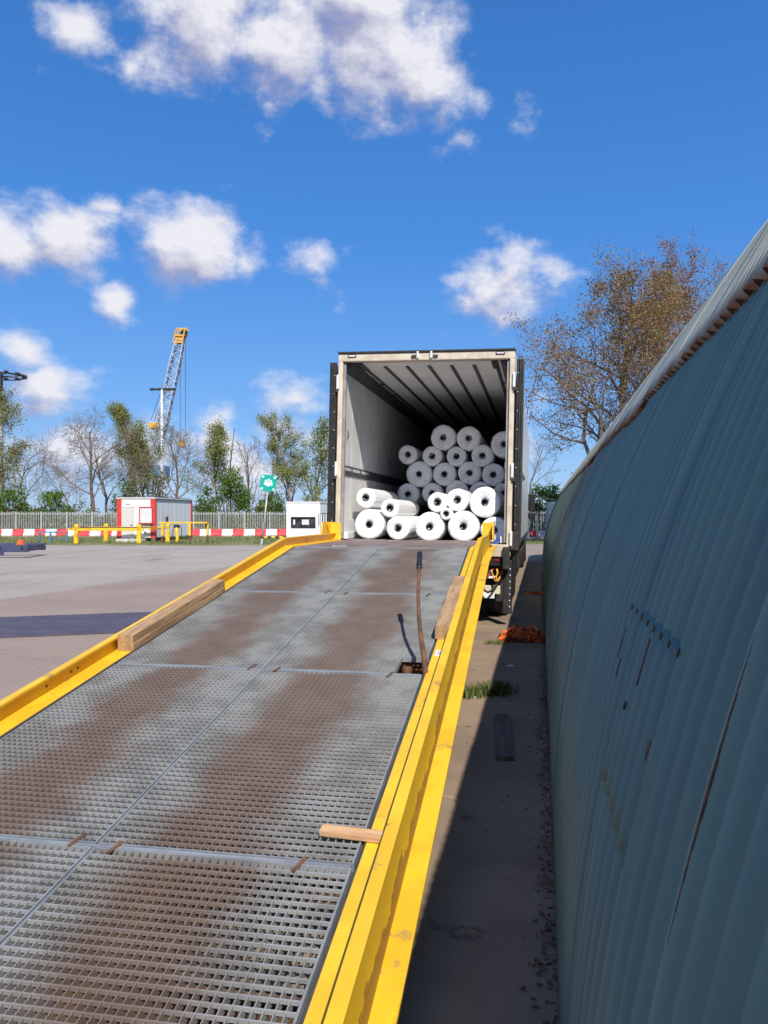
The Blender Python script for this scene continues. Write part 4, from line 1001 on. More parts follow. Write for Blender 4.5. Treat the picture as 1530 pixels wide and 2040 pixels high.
# planks and rubble
a, b_ = G(999, 1432), G(1006, 1518); v = a - b_
o = MB().bev((0, 0, .018), (.115, v.length, .028), .003).build('plank', 'wood_grey'); o.location = (a + b_) / 2 + Vector((0, 0, .010)); o.rotation_euler = (0, 0, math.atan2(v.y, v.x) - math.pi / 2)
tag(o, 'weathered grey plank lying in the shade between ramp and hut', 'plank')
for k in range(8): MB().lathe([(.001, .003), (.005, .002), (.006, 0)], 8, 'Z').build('nail_head', 'steel_dark', o, loc=(-.035 + .07 * (k % 2), (-.46 + .31 * (k // 2)) * v.length, .0325))
def litter(name, p, s, m, label, cat, seed):
    rr = random.Random(seed); vs = []; n = 9
    for j, (rad, z) in enumerate(((1, 0), (1.05, .3), (.7, .75), (.15, .9))):
        for i in range(n): t = i * 6.283 / n; q = rad * rr.uniform(.75, 1.15) * s; vs.append((q * math.cos(t), q * .75 * math.sin(t), z * s * rr.uniform(.6, 1) * .6))
    fs = [(j * n + i, j * n + (i + 1) % n, (j + 1) * n + (i + 1) % n, (j + 1) * n + i) for j in range(3) for i in range(n)] + [tuple(range(n))[::-1], tuple(range(3 * n, 4 * n))]
    o = MB().add(vs, fs).build(name, m); o.location = p; return tag(o, label, cat)
litter('stone', G(953, 1374, .012), .026, 'paper', 'pale stone at the back of the grass tuft beside the ramp', 'stone', 1)
litter('stone', G(947, 1390, .012), .024, 'paper', 'pale stone at the front of the grass tuft beside the ramp', 'stone', 2)
litter('plastic_cup', G(1018, 1328, .012), .05, 'cabin_grey', 'crushed pale cup in the shade before the straps', 'cup', 3)
rr = random.Random(12); mb = MB()
for k in range(170):
    p = Vector((rr.uniform(-.42, .12), rr.uniform(1.6, 14), .012)) if rr.random() < .6 else Vector((.03 + rr.gauss(0, .03) + .02, rr.uniform(1.5, 16), .012))
    s_ = rr.uniform(.002, .0075); mb.box(p + Vector((0, 0, s_ * .3)), (s_ * 2, s_ * 1.5, s_), rot=(rr.random(), rr.random(), rr.random() * 6), mi=0 if rr.random() < .6 else 1)
stuff(mb.build('grit', ['wood_grey', 'slab'], fix=False))

# dead leaves and dirt gathered along the foot of the hut
def foot_litter():
    rr = random.Random(31); V, Fc = [], []
    for _ in range(2600):
        Y = rr.uniform(1.2, 22); clump = .5 + .5 * math.sin(Y * 4.1) * math.sin(Y * 1.7 + 1); 
        p = tw(.055 - abs(rr.gauss(0, .022 + .03 * clump)), Y, .011 + rr.random() * .012 * (1 + clump)); t = rr.uniform(0, 6.28); q = rr.uniform(.006, .017)
        a = Vector((math.cos(t), math.sin(t), rr.uniform(-.4, .4))) * q; b = Vector((-math.sin(t), math.cos(t), rr.uniform(-.4, .4))) * q * .6; o_ = len(V)
        V += [tuple(p - a), tuple(p + b), tuple(p + a), tuple(p - b)]; Fc.append((o_, o_ + 1, o_ + 2, o_ + 3))
    mb = MB(); mb.v, mb.f, mb.m = V, Fc, [0 if rr.random() < .6 else 1 for _ in Fc]
    stuff(mb.build('leaf_litter', ['leaf_litter_brown', 'wood_grey'], fix=False))
TY = -R(1.37)
mat('leaf_litter_brown', (.11, .075, .045), .9, c2=(.07, .05, .03))
foot_litter()
def grass(name, spots, seed, mats=('grass_a', 'grass_b', 'grass_c')):
    """spots: (x, y, z, count, spread_x, spread_y, height)"""
    rr = random.Random(seed); V, Fc, Mi = [], [], []
    for (x, y, z, n, sx, sy, h) in spots:
        for _ in range(n):
            px, py = x + rr.gauss(0, sx), y + rr.gauss(0, sy); t = rr.uniform(0, 6.28); hh = h * rr.uniform(.4, 1.2); w = hh * rr.uniform(.03, .06) + .0015
            lx, ly = rr.gauss(0, .35) * hh, rr.gauss(0, .35) * hh; c, s_ = math.cos(t) * w, math.sin(t) * w; o_ = len(V)
            V += [(px - c, py - s_, z), (px + c, py + s_, z), (px + lx * .4 + c * .7, py + ly * .4 + s_ * .7, z + hh * .6), (px + lx * .4 - c * .7, py + ly * .4 - s_ * .7, z + hh * .6), (px + lx, py + ly, z + hh)]
            Fc += [(o_, o_ + 1, o_ + 2, o_ + 3), (o_ + 3, o_ + 2, o_ + 4)]; q = rr.choices((0, 1, 2), (5, 3, 3))[0]; Mi += [q, q]
    mb = MB(); mb.v, mb.f, mb.m = V, Fc, Mi
    return mb.build(name, list(mats), fix=False)
a, b_ = G(925, 1388, .012), G(1000, 1380, .012)
g1 = grass('grass_tuft', [(*(a.lerp(b_, t)), 150, .05, .05, .085 + .03 * t) for t in (0, .2, .4, .6, .8, 1)], 5); tag(g1, 'strip of green grass growing from a slab joint beside the ramp', 'grass')
a = G(985, 1283, .012); g2 = grass('grass_tuft', [(a.x, a.y, .012, 160, .07, .03, .06)], 6); tag(g2, 'small dry grass tuft in front of the orange straps', 'grass')

# ------------------------------------------------------------------ yard, left side
a, b_, c_, d_ = G(-60, 1274), G(215, 1262.5), G(310, 1220), G(-40, 1233)
e1 = b_ + (b_ - a).normalized() * 1.0
rubber = MB(); pts = [a, e1, e1 + (d_ - a) * 1.0, d_]; pts = [Vector((p.x, p.y, 0)) for p in pts]
rubber.add([(p.x, p.y, .006) for p in pts] + [(p.x, p.y, .020) for p in pts], [(3, 2, 1, 0), (4, 5, 6, 7)] + [(i, (i + 1) % 4, 4 + (i + 1) % 4, 4 + i) for i in range(4)])
tag(rubber.build('rubber_mat', 'rubber_mat'), 'dark blue rubber mat lying flat on the asphalt left of the ramp', 'mat')
FACE = (0, 0, YAW)                         # facing the camera
# navy steel frame at the left edge
fb = tag(empty('steel_frame', PZ(57, 29, 0), (0, 0, YAW + R(6))), 'low navy steel frame with fork pockets at the left edge of the yard', 'steel frame')
MB().bev((-2.2, .0, .36), (4.4, .16, .28), .015).build('side_rail', 'navy_paint', fb); MB().bev((-2.2, 1.9, .36), (4.4, .16, .28), .015).build('side_rail', 'navy_paint', fb)
MB().bev((-.12, .95, .36), (.2, 1.75, .22), .012).build('end_beam', 'navy_paint', fb)
for x in (-.21, -1.02): MB().bev((x, -.082, .36), (.10, .012, .13), .004).build('fork_pocket', 'black_plastic', fb)
for x in (-1.7, -3.8):
    for yy in (0, 1.9): MB().bev((x, yy, .11), (.16, .16, .22), .01).build('foot', 'navy_paint', fb)
o = MB().prism([(-.13, 0), (.13, 0), (.085, .12), (.045, .19), (-.045, .19), (-.085, .12)], -.09, .09, 'Y').build('lamp_cone', 'orange_plastic'); o.location = fb.matrix_basis @ Vector((-.28, .0, .501)); o.rotation_euler = FACE
tag(o, 'small orange cone standing on the navy steel frame', 'cone')

# trestles and rails
def trestle_yellow():
    d0 = 43.6; L_ = P(137, 1083, d0); Rr = P(300, 1083, d0); w = (Rr - L_).length
    t = tag(empty('yellow_rack', PZ(218, d0, 0), FACE), 'long low yellow steel rack on four legs in front of the cabin', 'rack')
    MB().bev((-.1, 0, .80), (w - .6, .14, .13), .015).build('beam', 'yellow_paint', t); MB().bev((-.1, 3.0, .86), (w, .14, .12), .015).build('beam', 'yellow_paint', t)
    MB().bev((0, 1.5, .90), (w - .1, .10, .06), .01).build('cross_plate', 'rust', t)
    k = d0 / F
    for x, yy in ((152 - 218, 0), (277 - 218, 0), (176 - 218, 3.0), (299 - 218, 3.0)):
        xx = x * k * (1 + yy / d0); MB().bev((xx, yy, .38), (.23, .18, .74), .02).build('leg', 'yellow_paint', t)
        hb = MB().lathe([(.001, .25), (.08, .24), (.14, .17), (.14, .08), (.12, .03), (.12, -.03)], 16, 'Z').build('stop_knob', 'yellow_paint', t, 40.0, loc=(xx - (.35 if x < 0 else -.3) * 0, yy, .86))
    for x in (-w / 2 + .05, w / 2 - .05): MB().bev((x, 1.5, .84), (.12, 3.1, .10), .01).build('end_beam', 'yellow_paint', t)
trestle_yellow()
def goal_yellow():
    d0 = 44; k = d0 / F; t = tag(empty('yellow_rail', PZ(364, d0, 0), FACE), 'tall yellow pipe rail with rusty feet beside the cabin', 'rail')
    MB().bev(((364.5 - 364) * k, 0, 1.19), (97 * k, .10, .085), .02).build('top_rail', 'yellow_paint', t)
    for x, yy in ((324, 0), (378, 0), (404, 1.2)):
        xx = (x - 364) * k; MB().bev((xx, yy, .80), (.13, .13, .70), .015).build('post', 'yellow_paint', t); MB().bev((xx, yy, .225), (.12, .12, .45), .015).build('post_foot', 'rust', t)
    MB().bev(((404 - 364) * k, .6, 1.19), (.09, 1.25, .08), .015).build('return_rail', 'yellow_paint', t)
    p = tag(empty('hose_pump', PZ(352.5, d0 + .1, 0), FACE), 'small yellow pump stand with black hose under the yellow pipe rail', 'pump')
    MB().tube([(0, 0, 0), (.03, 0, .3), (-.03, 0, .62), (0, 0, .92)], [.16, .09, .10, .13], 10).build('stand', 'yellow_paint', p, True)
    MB().bev((-.02, 0, .98), (.30, .24, .20), .04).build('head', 'black_plastic', p); MB().bev((0, 0, .04), (.66, .4, .08), .02).build('base', 'black_plastic', p)
    MB().tube([(.15, 0, 1.05), (.27, -.05, .85), (.26, -.05, .5), (.15, -.05, .2), (.05, -.1, .08), (-.12, -.1, .1), (-.25, 0, .5), (-.2, 0, .85)], .022, 8).build('hose', 'black_rubber', p, True)
goal_yellow()
d0 = 44.6; k = d0 / F; t = tag(empty('blue_trestle', PZ(101, d0, 0), FACE), 'low blue tube trestle on the grass left of the yellow rack', 'trestle')
for x, yy in ((78.5, 0), (100.7, 0), (123.5, .7)): MB().bev(((x - 101) * k, yy, .32), (.09, .09, .64), .01).build('leg', 'blue_paint', t)
MB().bev(((101 - 101) * k, 0, .635), (45 * k, .08, .07), .01).build('top_bar', 'blue_paint', t); MB().bev((11 * k, .35, .25), (23 * k, .06, .05), .01).build('low_bar', 'blue_paint', t); MB().bev((12 * k, .5, .60), (20 * k, .05, .14), .01).build('red_board', 'red_block', t)

# cabin
def cabin():
    cw = lambda xc, d: Vector((xc * math.cos(YAW) - d * math.sin(YAW), xc * math.sin(YAW) + d * math.cos(YAW), 0))
    A = cw((309 - 765) / F * 47, 47); Bk = cw((383 - 765) / F * 53, 53); ln = (Bk - A).length; az = math.atan2(Bk.y - A.y, Bk.x - A.x)
    c = tag(empty('site_cabin', A, (0, 0, az - math.pi / 2)), 'white site cabin with red corner posts standing before the fence', 'cabin')
    # local: +y runs back along the side, -x is the door front; origin at the front right corner
    Wd = 2.47; zb, zt = .20, 2.64
    tk = .06
    MB().box((-Wd / 2, tk / 2 + .02, (zb + zt) / 2), (Wd - .3, tk, zt - zb - .1)).build('front_wall', 'cabin_white', c)
    MB().box((-Wd / 2, ln - tk / 2 - .02, (zb + zt) / 2), (Wd - .3, tk, zt - zb - .1)).build('back_wall', 'cabin_white', c)
    n = 8
    for k in range(n):
        L_ = (ln - .3) / n
        MB().bev((-tk / 2 - .02, .15 + L_ * (k + .5), (zb + zt) / 2), (tk, L_ - .018, zt - zb - .12), .006).build('side_panel', 'cabin_side', c); MB().bev((-Wd + tk / 2 + .02, .15 + L_ * (k + .5), (zb + zt) / 2), (tk, L_ - .018, zt - zb - .12), .006).build('side_panel', 'cabin_side', c)
    for x in (0, -Wd):
        for yy in (0, ln): MB().bev((x + (-.15 if x == 0 else .15), yy + (.12 if yy == 0 else -.12), (zb + zt) / 2), (.31, .25, zt - zb), .02).build('corner_post', 'red_paint', c)
    MB().bev((-.04, ln * .66, 1.45), (.05, .05, 2.3), .01).build('downpipe', 'cabin_white', c)
    r_ = MB().box((-Wd / 2, ln / 2, zt + .03), (Wd + .06, ln + .06, .07)).build('roof', 'cabin_side', c); MB().box((-Wd / 2, ln / 2, zt + .09), (Wd - .1, ln - .1, .05)).build('roof_sheet', 'roof_dark', r_)
    MB().box((.035, ln / 2, zt - .03), (.03, ln - .2, .07)).build('gutter', 'roof_dark', c)
    dr = MB().bev((-Wd + .31 + .40, -.012, 1.16), (.78, .05, 1.90), .01).build('door', 'cabin_grey', c)
    MB().box((-Wd + .31 + .40, .0, 2.14), (.86, .055, .03)).build('door_head', 'cabin_grey', dr); MB().bev((-Wd + .98, -.06, 1.02), (.14, .05, .035), .008).build('handle', 'steel_dark', dr)
    MB().bev((-Wd + .72, -.02, 2.36), (.26, .03, .10), .01).build('lamp', 'hinge_white', c)
    MB().box((-1.08, -.01, 1.45), (.05, .03, 2.3)).build('cover_strip', 'cabin_white', c)
    w = MB(); wx, wz, ww, wh = -.58, 1.62, .80, .98
    for (cx, cz, sx, sz) in ((wx - ww / 2, wz, .05, wh), (wx + ww / 2, wz, .05, wh), (wx, wz - wh / 2, ww + .05, .05), (wx, wz + wh / 2, ww + .05, .05)): w.bev((cx, -.03, cz), (sx, .06, sz), .008)
    wo = w.build('window', 'red_paint', c); MB().box((wx, -.005, wz), (ww - .04, .02, wh - .04)).build('pane', 'blind', wo); MB().bev((wx, -.06, wz - wh / 2 - .05), (ww + .2, .12, .04), .008).build('sill', 'steel_dark', wo)
    MB().bev((.05, 1.65, 1.32), (.10, .24, .42), .02).build('vent_box', 'steel_dark', c)
    for k, (x, yy) in enumerate(((-.12, .1), (-Wd + .12, .1), (-.12, ln - .15), (-Wd + .12, ln - .15))): MB().box((x, yy, zb / 2), (.24, .2, zb)).build('foundation_block', 'roof_dark', c)
    MB().bev((-Wd / 2 - .15, -.35, .09), (1.7, .5, .18), .02).build('step', 'cabin_grey', c); MB().bev((-.62, -.05, .55), (.16, .05, .3), .01).build('meter_box', 'cabin_grey', c)
cabin()

# white gate booth
d0 = 45; k = d0 / F; bt = tag(empty('gate_booth', PZ(604, d0, 0), (0, 0, YAW - R(9))), 'white gatehouse booth with a dark window behind the ramp', 'booth')
hw = 34.5 * k; zt = EYE + 25.5 * k; dp = 2.6
fm = MB()
wx0, wx1, wz0, wz1 = -24.5 * k, 24.5 * k, EYE - 25 * k, EYE - 3.5 * k
for (x0, x1, z0, z1) in ((-hw, wx0, 0, zt), (wx1, hw, 0, zt), (wx0, wx1, 0, wz0), (wx0, wx1, wz1, zt)): fm.box(((x0 + x1) / 2, .05, (z0 + z1) / 2), (x1 - x0, .10, z1 - z0))
fm.build('front_wall', 'booth_white', bt)
w = MB()
for (cx, cz, sx, sz) in ((wx0, (wz0 + wz1) / 2, .05, wz1 - wz0 + .05), (wx1, (wz0 + wz1) / 2, .05, wz1 - wz0 + .05), (0, wz0, wx1 - wx0, .05), (0, wz1, wx1 - wx0, .05)): w.box((cx, .02, cz), (sx, .05, sz))
wo = w.build('window', 'booth_glass', bt); MB().box((0, .06, (wz0 + wz1) / 2), (wx1 - wx0, .015, wz1 - wz0)).build('pane', 'booth_glass', wo)
for x, ww, m_ in ((.12, .42, 'blind'), (-.56, .12, 'blind')): MB().box((x, .05, (wz0 + wz1) / 2 + .03), (ww, .006, .30)).build('notice', m_, wo)
MB().box((0, dp / 2, zt + .03), (2 * hw + .08, dp + .08, .06)).build('roof', 'booth_white', bt); MB().box((-hw + .05, dp / 2, zt / 2), (.10, dp - .22, zt)).build('side_wall', 'booth_white', bt); MB().box((0, dp - .06, zt / 2), (2 * hw, .10, zt)).build('back_wall', 'booth_white', bt)
MB().box((hw - .05, dp / 2, .5), (.10, dp - .22, 1.0)).build('side_wall', 'booth_white', bt); MB().box((hw - .05, dp / 2, (1.75 + zt) / 2), (.10, dp - .22, zt - 1.75)).build('side_wall', 'booth_white', bt)
for yy in (.45, 1.05, 1.65, 2.25): MB().box((hw - .03, yy, 1.375), (.05, .06, .74)).build('mullion', 'booth_white', bt); MB().box((hw - .05, yy - .3, 1.375), (.02, .53, .74)).build('side_pane', 'pane', bt)

# assembly point sign on a leaning post
d0 = 41.3; k = d0 / F; base = PZ(521, d0, 0)
sg = tag(empty('assembly_sign', base, (0, R(6.4), YAW)), 'green assembly point sign on a leaning grey post', 'sign')
MB().tube([(0, 0, 0), (0, 0, 3.0)], .045, 10).build('post', 'post_grey', sg, True); MB().bev((0, 0, .22), (.13, .13, .44), .02).build('post_foot', 'post_grey', sg); MB().bev((0, -.02, .42), (.15, .15, .06), .01).build('foot_collar', 'black_plastic', sg)
S = .88; cz = 3.36
MB().bev((0, -.06, cz), (S, .025, S), .008).build('board', 'sign_green', sg)
def glyph(polys, name): 
    mb = MB()
    for q in polys: mb.prism(q, -.0795, -.0735, 'Y')
    return mb.build(name, 'sign_white', sg)
def arrow(cx, cz_, ang):
    pts = [(-.115, -.022), (-.01, -.022), (-.01, -.065), (.075, 0), (-.01, .065), (-.01, .022), (-.115, .022)]
    pts = [(-.13, -.024), (.0, -.024), (-.045, -.07), (.085, -.07), (.085, .06), (.04, .015)]
    pts = [(-.13, -.025), (-.01, -.025), (-.01, -.085), (.075, 0), (-.01, .085), (-.01, .025), (-.13, .025)]
    c, s_ = math.cos(ang), math.sin(ang); return [(cx + x * c - y * s_, cz_ + x * s_ + y * c) for x, y in pts]
for sx, sz in ((-1, 1), (1, 1), (-1, -1), (1, -1)):
    glyph([arrow(sx * .315, cz + sz * .315, math.atan2(-sz, -sx))], 'arrow')
def disc(cx, cz_, r_, n=14): return [(cx + r_ * math.cos(t * 6.2832 / n), cz_ + r_ * math.sin(t * 6.2832 / n)) for t in range(n)]
def torso(cx, top, w, bot): return [(cx - w, bot), (cx + w, bot), (cx + w, top - .05), (cx + w * .6, top), (cx - w * .6, top), (cx - w, top - .05)]
for cx, cy, hw_, z0 in ((-.14, .055, .09, -.115), (.14, .055, .09, -.115), (0, .03, .10, -.17)):
    glyph([disc(cx, cz + cy + .065, .052), torso(cx, cz + cy, hw_ if cx else .085, cz + z0)], 'figure')
glyph([disc(0, cz + .185, .05)], 'figure_head')
pb = tag(empty('barrier_pole', PZ(540, 41.6, 0), FACE), 'short striped black and yellow barrier bar beside the sign post', 'barrier')
for i, x in enumerate(np.linspace(-.5, .75, 7)): MB().tube([(x - .105, 0, .42), (x + .105, 0, .42)], .05, 10).build('band', 'yellow_paint' if i % 2 else 'black_plastic', pb)
for x in (-.45, .8): MB().bev((x, 0, .20), (.07, .07, .40), .01).build('leg', 'steel_dark', pb)

# ------------------------------------------------------------------ fences and road blocks
def fence(name, x0, x1, d, h, post_px, npale, label):
    """palisade fence facing the camera between two photo columns"""
    f = tag(empty(name, PZ(x0, d, 0), FACE), label, 'fence'); k = d / F; w = (x1 - x0) * k; step = post_px * k
    pale = None; post = None; x = 0
    for z in (h - .17, .42): MB().box((w / 2, .045, z), (w, .045, .05)).build('rail', 'fence_galv', f)
    x = step * .4
    while x < w:
        if post is None: post = MB().box((0, .09, h / 2), (.10, .055, h)).build('post', 'fence_galv', f); o = post
        else: o = link('post', post.data, f)
        o.location = (x, 0, 0); x += step
    n = int(w / (step / npale))
    for i in range(n):
        if pale is None:
            m = MB(); hw_ = .022; z0 = .06
            sec = [(-hw_, .012), (-.009, -.006), (.009, -.006), (hw_, .012), (hw_, .016), (-hw_, .016)]
            vs = [(x_, y_, z0) for x_, y_ in sec] + [(x_, y_, h - .09) for x_, y_ in sec] + [(-.017, .014, h), (0, .003, h - .03), (.017, .014, h)]
            fs = [(i_, (i_ + 1) % 6, 6 + (i_ + 1) % 6, 6 + i_) for i_ in range(6)] + [(6, 7, 13, 12), (7, 8, 13), (8, 9, 14, 13), (9, 10, 14), (11, 6, 12), (10, 11, 12, 13, 14)]
            pale = m.add(vs, fs).build('pale', 'fence_galv', f); o = pale
        else: o = link('pale', pale.data, f)
        o.location = ((i + .5) * w / n, 0, random.uniform(-.015, .015)); o.rotation_euler = (0, random.uniform(-.012, .012), random.uniform(-.1, .1))
    return f
fence('palisade_fence', -40, 660, 60.0, 1.90, 50.6, 15, 'long galvanised palisade fence in front of the trees at the left')
fence('palisade_fence', 1040, 1135, 53.0, 1.95, 34, 7, 'short stretch of pale palisade fence between the trailer and the hut')
gb = tag(empty('gate_beam', PZ(1040, 52.0, 0), FACE), 'white gate bottom beam in front of the short fence stretch', 'beam')
w = 95 * 52.2 / F; MB().bev((w / 2, 0, -.14 + .22), (w, .10, .14), .01).build('bottom_beam', 'white_block', gb); MB().bev((30 * 52.2 / F, 0, .9), (.11, .11, 1.8), .01).build('gate_post', 'fence_galv', gb)
blk = {}
def block(name, x, d, w, colr, label, group):
    k = d / F; m_ = 'red_block' if colr == 'red' else 'white_block'; key = (colr, round(w, 2))
    if key not in blk:
        o = MB().prism([(-.24, 0), (.24, 0), (.24, .12), (.13, .26), (.12, .56), (-.12, .56), (-.13, .26), (-.24, .12)], -w / 2 + .008, w / 2 - .008, 'X').build(name, m_); blk[key] = o.data
    else: o = link(name, blk[key])
    o.location = PZ(x, d, 0); o.rotation_euler = FACE
    tag(o, label, 'barrier block', group)
nr = nw = 0; x = -28.0; wpx = 21.9
while x < 578:
    red = (int(round((x + 28) / wpx)) % 2 == 1)
    if not (236 < x < 372):
        if red: nr += 1
        else: nw += 1
        n_ = nr if red else nw
        block('barrier_block', x, 59.55, wpx * 59.55 / F, 'red' if red else 'white', f'{ORD[n_ - 1]} {"red" if red else "white"} road barrier block from the left, along the foot of the long fence', 'red and white blocks along the fence')
    x += wpx
for i, (x, c_) in enumerate(((1047, 'white'), (1063, 'red'), (1082, 'white'), (1101, 'white'), (1120, 'red'))):
    block('barrier_block', x, 52.65, 19 * 52.65 / F, c_, ['white road barrier block nearest the trailer at the short fence', 'red road barrier block seen between trailer and hut', 'pale road barrier block right of the red one by the hut', 'pale road barrier block closest to the hut edge', 'red road barrier block mostly hidden by the hut'][i], 'blocks along the short fence')
# white van glimpsed beyond the hut
vn = tag(empty('white_van', PZ(1123, 50.5, 0), FACE), 'white box vehicle partly hidden behind the hut edge', 'van')
MB().bev((.3, 1.2, 1.45), (1.6, 3.6, 2.1), .06).build('box_body', 'van_white', vn); MB().bev((.3, 3.3, 1.1), (1.55, .9, 1.5), .12).build('cab', 'van_white', vn)
for x_ in (-.3, .9):
    for yy in (.2, 3.0): MB().lathe([(.001, -.09), (.2, -.1), (.33, -.08), (.34, .08), (.2, .1), (.001, .09)], 20, 'X', (x_, yy, .34)).build('wheel', 'black_rubber', vn)

# ------------------------------------------------------------------ masts and crane
def ring_mast():
    d0 = 80.0; k = d0 / F; m = tag(empty('light_mast', PZ(-2, d0, 0), FACE), 'tall thick mast with a ring of floodlights at the left edge', 'mast'); z = EYE + (HZ - 749) * k
    MB().tube([(0, 0, 0), (0, 0, z * .9), (0, 0, z - .2)], [.48, .36, .33], 16).build('pole', 'mast_white', m, True); MB().tube([(0, 0, z - 1.9), (0, 0, z + .25)], .36, 16).build('pole_head', 'mast_dark', m, True)
    rg = MB().lathe([(2.35, z - .08), (2.55, z - .02), (2.55, z + .06), (2.35, z + .06)], 40, 'Z', close=True).build('ring', 'mast_dark', m)
    for i in range(4): a = i * math.pi / 4; MB().tube([(2.4 * math.cos(a), 2.4 * math.sin(a), z), (-2.4 * math.cos(a), -2.4 * math.sin(a), z)], .05, 6).build('spoke', 'mast_dark', m)
    for i in range(12):
        a = i * math.pi / 6 + .2; MB().bev((2.45 * math.cos(a), 2.45 * math.sin(a), z + .12), (.50, .34, .20), .04, rot=(0, .35, a)).build('floodlight', 'mast_dark', m)
ring_mast()
def bar_mast():
    d0 = 90.0; k = d0 / F; m = tag(empty('light_mast', PZ(322, d0, 0), FACE), 'slim white mast with a floodlight crossbar in front of the crane boom', 'mast'); z = EYE + (HZ - 776) * k
    MB().tube([(0, 0, 0), (0, 0, z)], [.20, .13], 10).build('pole', 'mast_white', m, True); MB().bev((2.5 * k, 0, z), (47 * k, .12, .10), .02).build('crossbar', 'mast_dark', m)
    for x in (-18, -6, 8, 15, 23): MB().bev((x * k, -.1, z + .02), (.58 if x != 15 else .4, .4, .26), .06, rot=(.3, 0, 0)).build('floodlight', 'mast_dark', m)
bar_mast()
def crane():
    d0 = 125.0; k = d0 / F; m = tag(empty('lattice_crane', PZ(312, d0, 0), FACE), 'tall lattice boom crane with a yellow head behind the trees', 'crane')
    X = lambda px: (px - 312) * k; Z = lambda py: EYE + (HZ - py) * k
    foot = Vector((X(309), 0, Z(905))); top = Vector((X(359), 0, Z(678))); ax = (top - foot); L_ = ax.length; ax.normalize(); sd = Vector((ax.z, 0, -ax.x))
    n = 22
    def half(t): return (.35 + .9 * min(t / .25, 1)) if t < .85 else (1.25 - .35 * (t - .85) / .15)
    def cn(t, i, j): h = half(t); return foot + ax * (L_ * t) + sd * h * i * .62 + Vector((0, 1, 0)) * h * j * .62
    for i in (-1, 1):
        for j in (-1, 1): MB().tube([cn(t, i, j) for t in np.linspace(0, 1, 12)], .105, 6).build('chord', 'crane_lattice', m)
    lat = MB()
    for q in range(n):
        t0, t1 = q / n, (q + 1) / n; s_ = 1 if q % 2 else -1
        for (a, b) in (((-1, -1), (1, -1)), ((-1, 1), (1, 1)), ((-1, -1), (-1, 1)), ((1, -1), (1, 1))):
            if s_ < 0: a, b = b, a
            lat.tube([cn(t0, *a), cn(t1, *b)], .055, 5); lat.tube([cn(t1, *a), cn(t1, *b)], .045, 5)
    lat.build('lacing', 'crane_lattice', m)
    for t in np.linspace(.05, .95, 18): MB().bev(foot + ax * (L_ * t) + sd * .62, (.16, .7, .45), .02).build('ladder_step', 'mast_dark', m)
    MB().bev(foot + ax * L_ * .55 + sd * .1, (1.3, .9, .16), .02, rot=(0, .25, 0)).build('platform', 'mast_dark', m)
    hd = MB(); a, b = Vector((X(355), 0, Z(683))), Vector((X(364), 0, Z(656)))
    for x in (-.75, .75):
        for yy in (-.6, .6): hd.tube([a + Vector((x, yy, 0)), b + Vector((x * .9 - .2, yy, 0))], .13, 6)
    for t in (0, .5, 1):
        c = a.lerp(b, t); hd.box(c + Vector((0, -.6, 0)), (1.6, .12, .22)); hd.box(c + Vector((0, .6, 0)), (1.6, .12, .22))
    hd.box(a.lerp(b, .25) + Vector((0, 0, 0)), (1.1, .9, .9)); hd.build('boom_head', 'crane_yellow', m)
    MB().lathe([(.2, -.15), (.55, -.12), (.6, 0), (.55, .12), (.2, .15)], 20, 'Y', b + Vector((.2, 0, -.6)), close=True).build('sheave', 'mast_dark', m)
    for px, zt in ((358.5, 690), (369, 664)): MB().tube([(X(px), 0, Z(zt)), (X(px + .4), 0, Z(884 if px < 365 else 870))], .035, 5).build('hoist_rope', 'cable', m)
    for q in (0, 1): MB().tube([(X(352 + q * 2), .3 * q, Z(690)), (X(300 + q * 6), .3 * q, Z(838))], .04, 5).build('pendant', 'cable', m)
    MB().bev((X(363), 0, Z(884)), (1.0, .7, .9), .1).build('hook_block', 'crane_yellow', m)
    MB().bev((X(308), 0, Z(848)), (1.7, 1.2, .9), .1).build('mast_head', 'crane_yellow', m); MB().tube([(X(306), 0, Z(850)), (X(300), 0, Z(925))], .3, 8).build('gantry', 'crane_lattice', m)
    MB().bev((X(306), 2, Z(938)), (3.4, 3.0, 1.9), .1).build('machine_house', 'crane_blue', m)
    for x in (-1, 1):
        for yy in (0, 4): MB().tube([(X(306) + x * 1.7, yy, 0), (X(306) + x * 1.2, yy, Z(948))], .16, 8).build('pedestal_leg', 'crane_lattice', m)
crane()
o = tag(empty('aerial_pole', PZ(463, 110, 0), FACE), 'thin dark pole leaning above the green bush, beyond the trees', 'pole')
MB().tube([(-.25, 0, 0), (-.3, 0, 9), (.3, 0, EYE + 175 * 110 / F)], [.14, .10, .04], 8).build('shaft', 'mast_dark', o, True)

# ------------------------------------------------------------------ trees
def tube_fast(V, Fc, pts, rad, n):
    prev = None; base = len(V)
    for i, p in enumerate(pts):
        d = pts[min(i + 1, len(pts) - 1)] - pts[max(i - 1, 0)]
        if d.length < 1e-9: d = Vector((0, 0, 1))
        d.normalize()
        a = prev if prev is not None else (Vector((1, 0, 0)) if abs(d.x) < .8 else Vector((0, 1, 0)))
        a = a - d * a.dot(d); a.normalize(); prev = a; b = d.cross(a)
        for t in range(n):
            c, s_ = math.cos(t * 6.28319 / n) * rad[i], math.sin(t * 6.28319 / n) * rad[i]
            V.append((p.x + a.x * c + b.x * s_, p.y + a.y * c + b.y * s_, p.z + a.z * c + b.z * s_))
    for i in range(len(pts) - 1):
        for t in range(n): Fc.append((base + i * n + t, base + i * n + (t + 1) % n, base + (i + 1) * n + (t + 1) % n, base + (i + 1) * n + t))
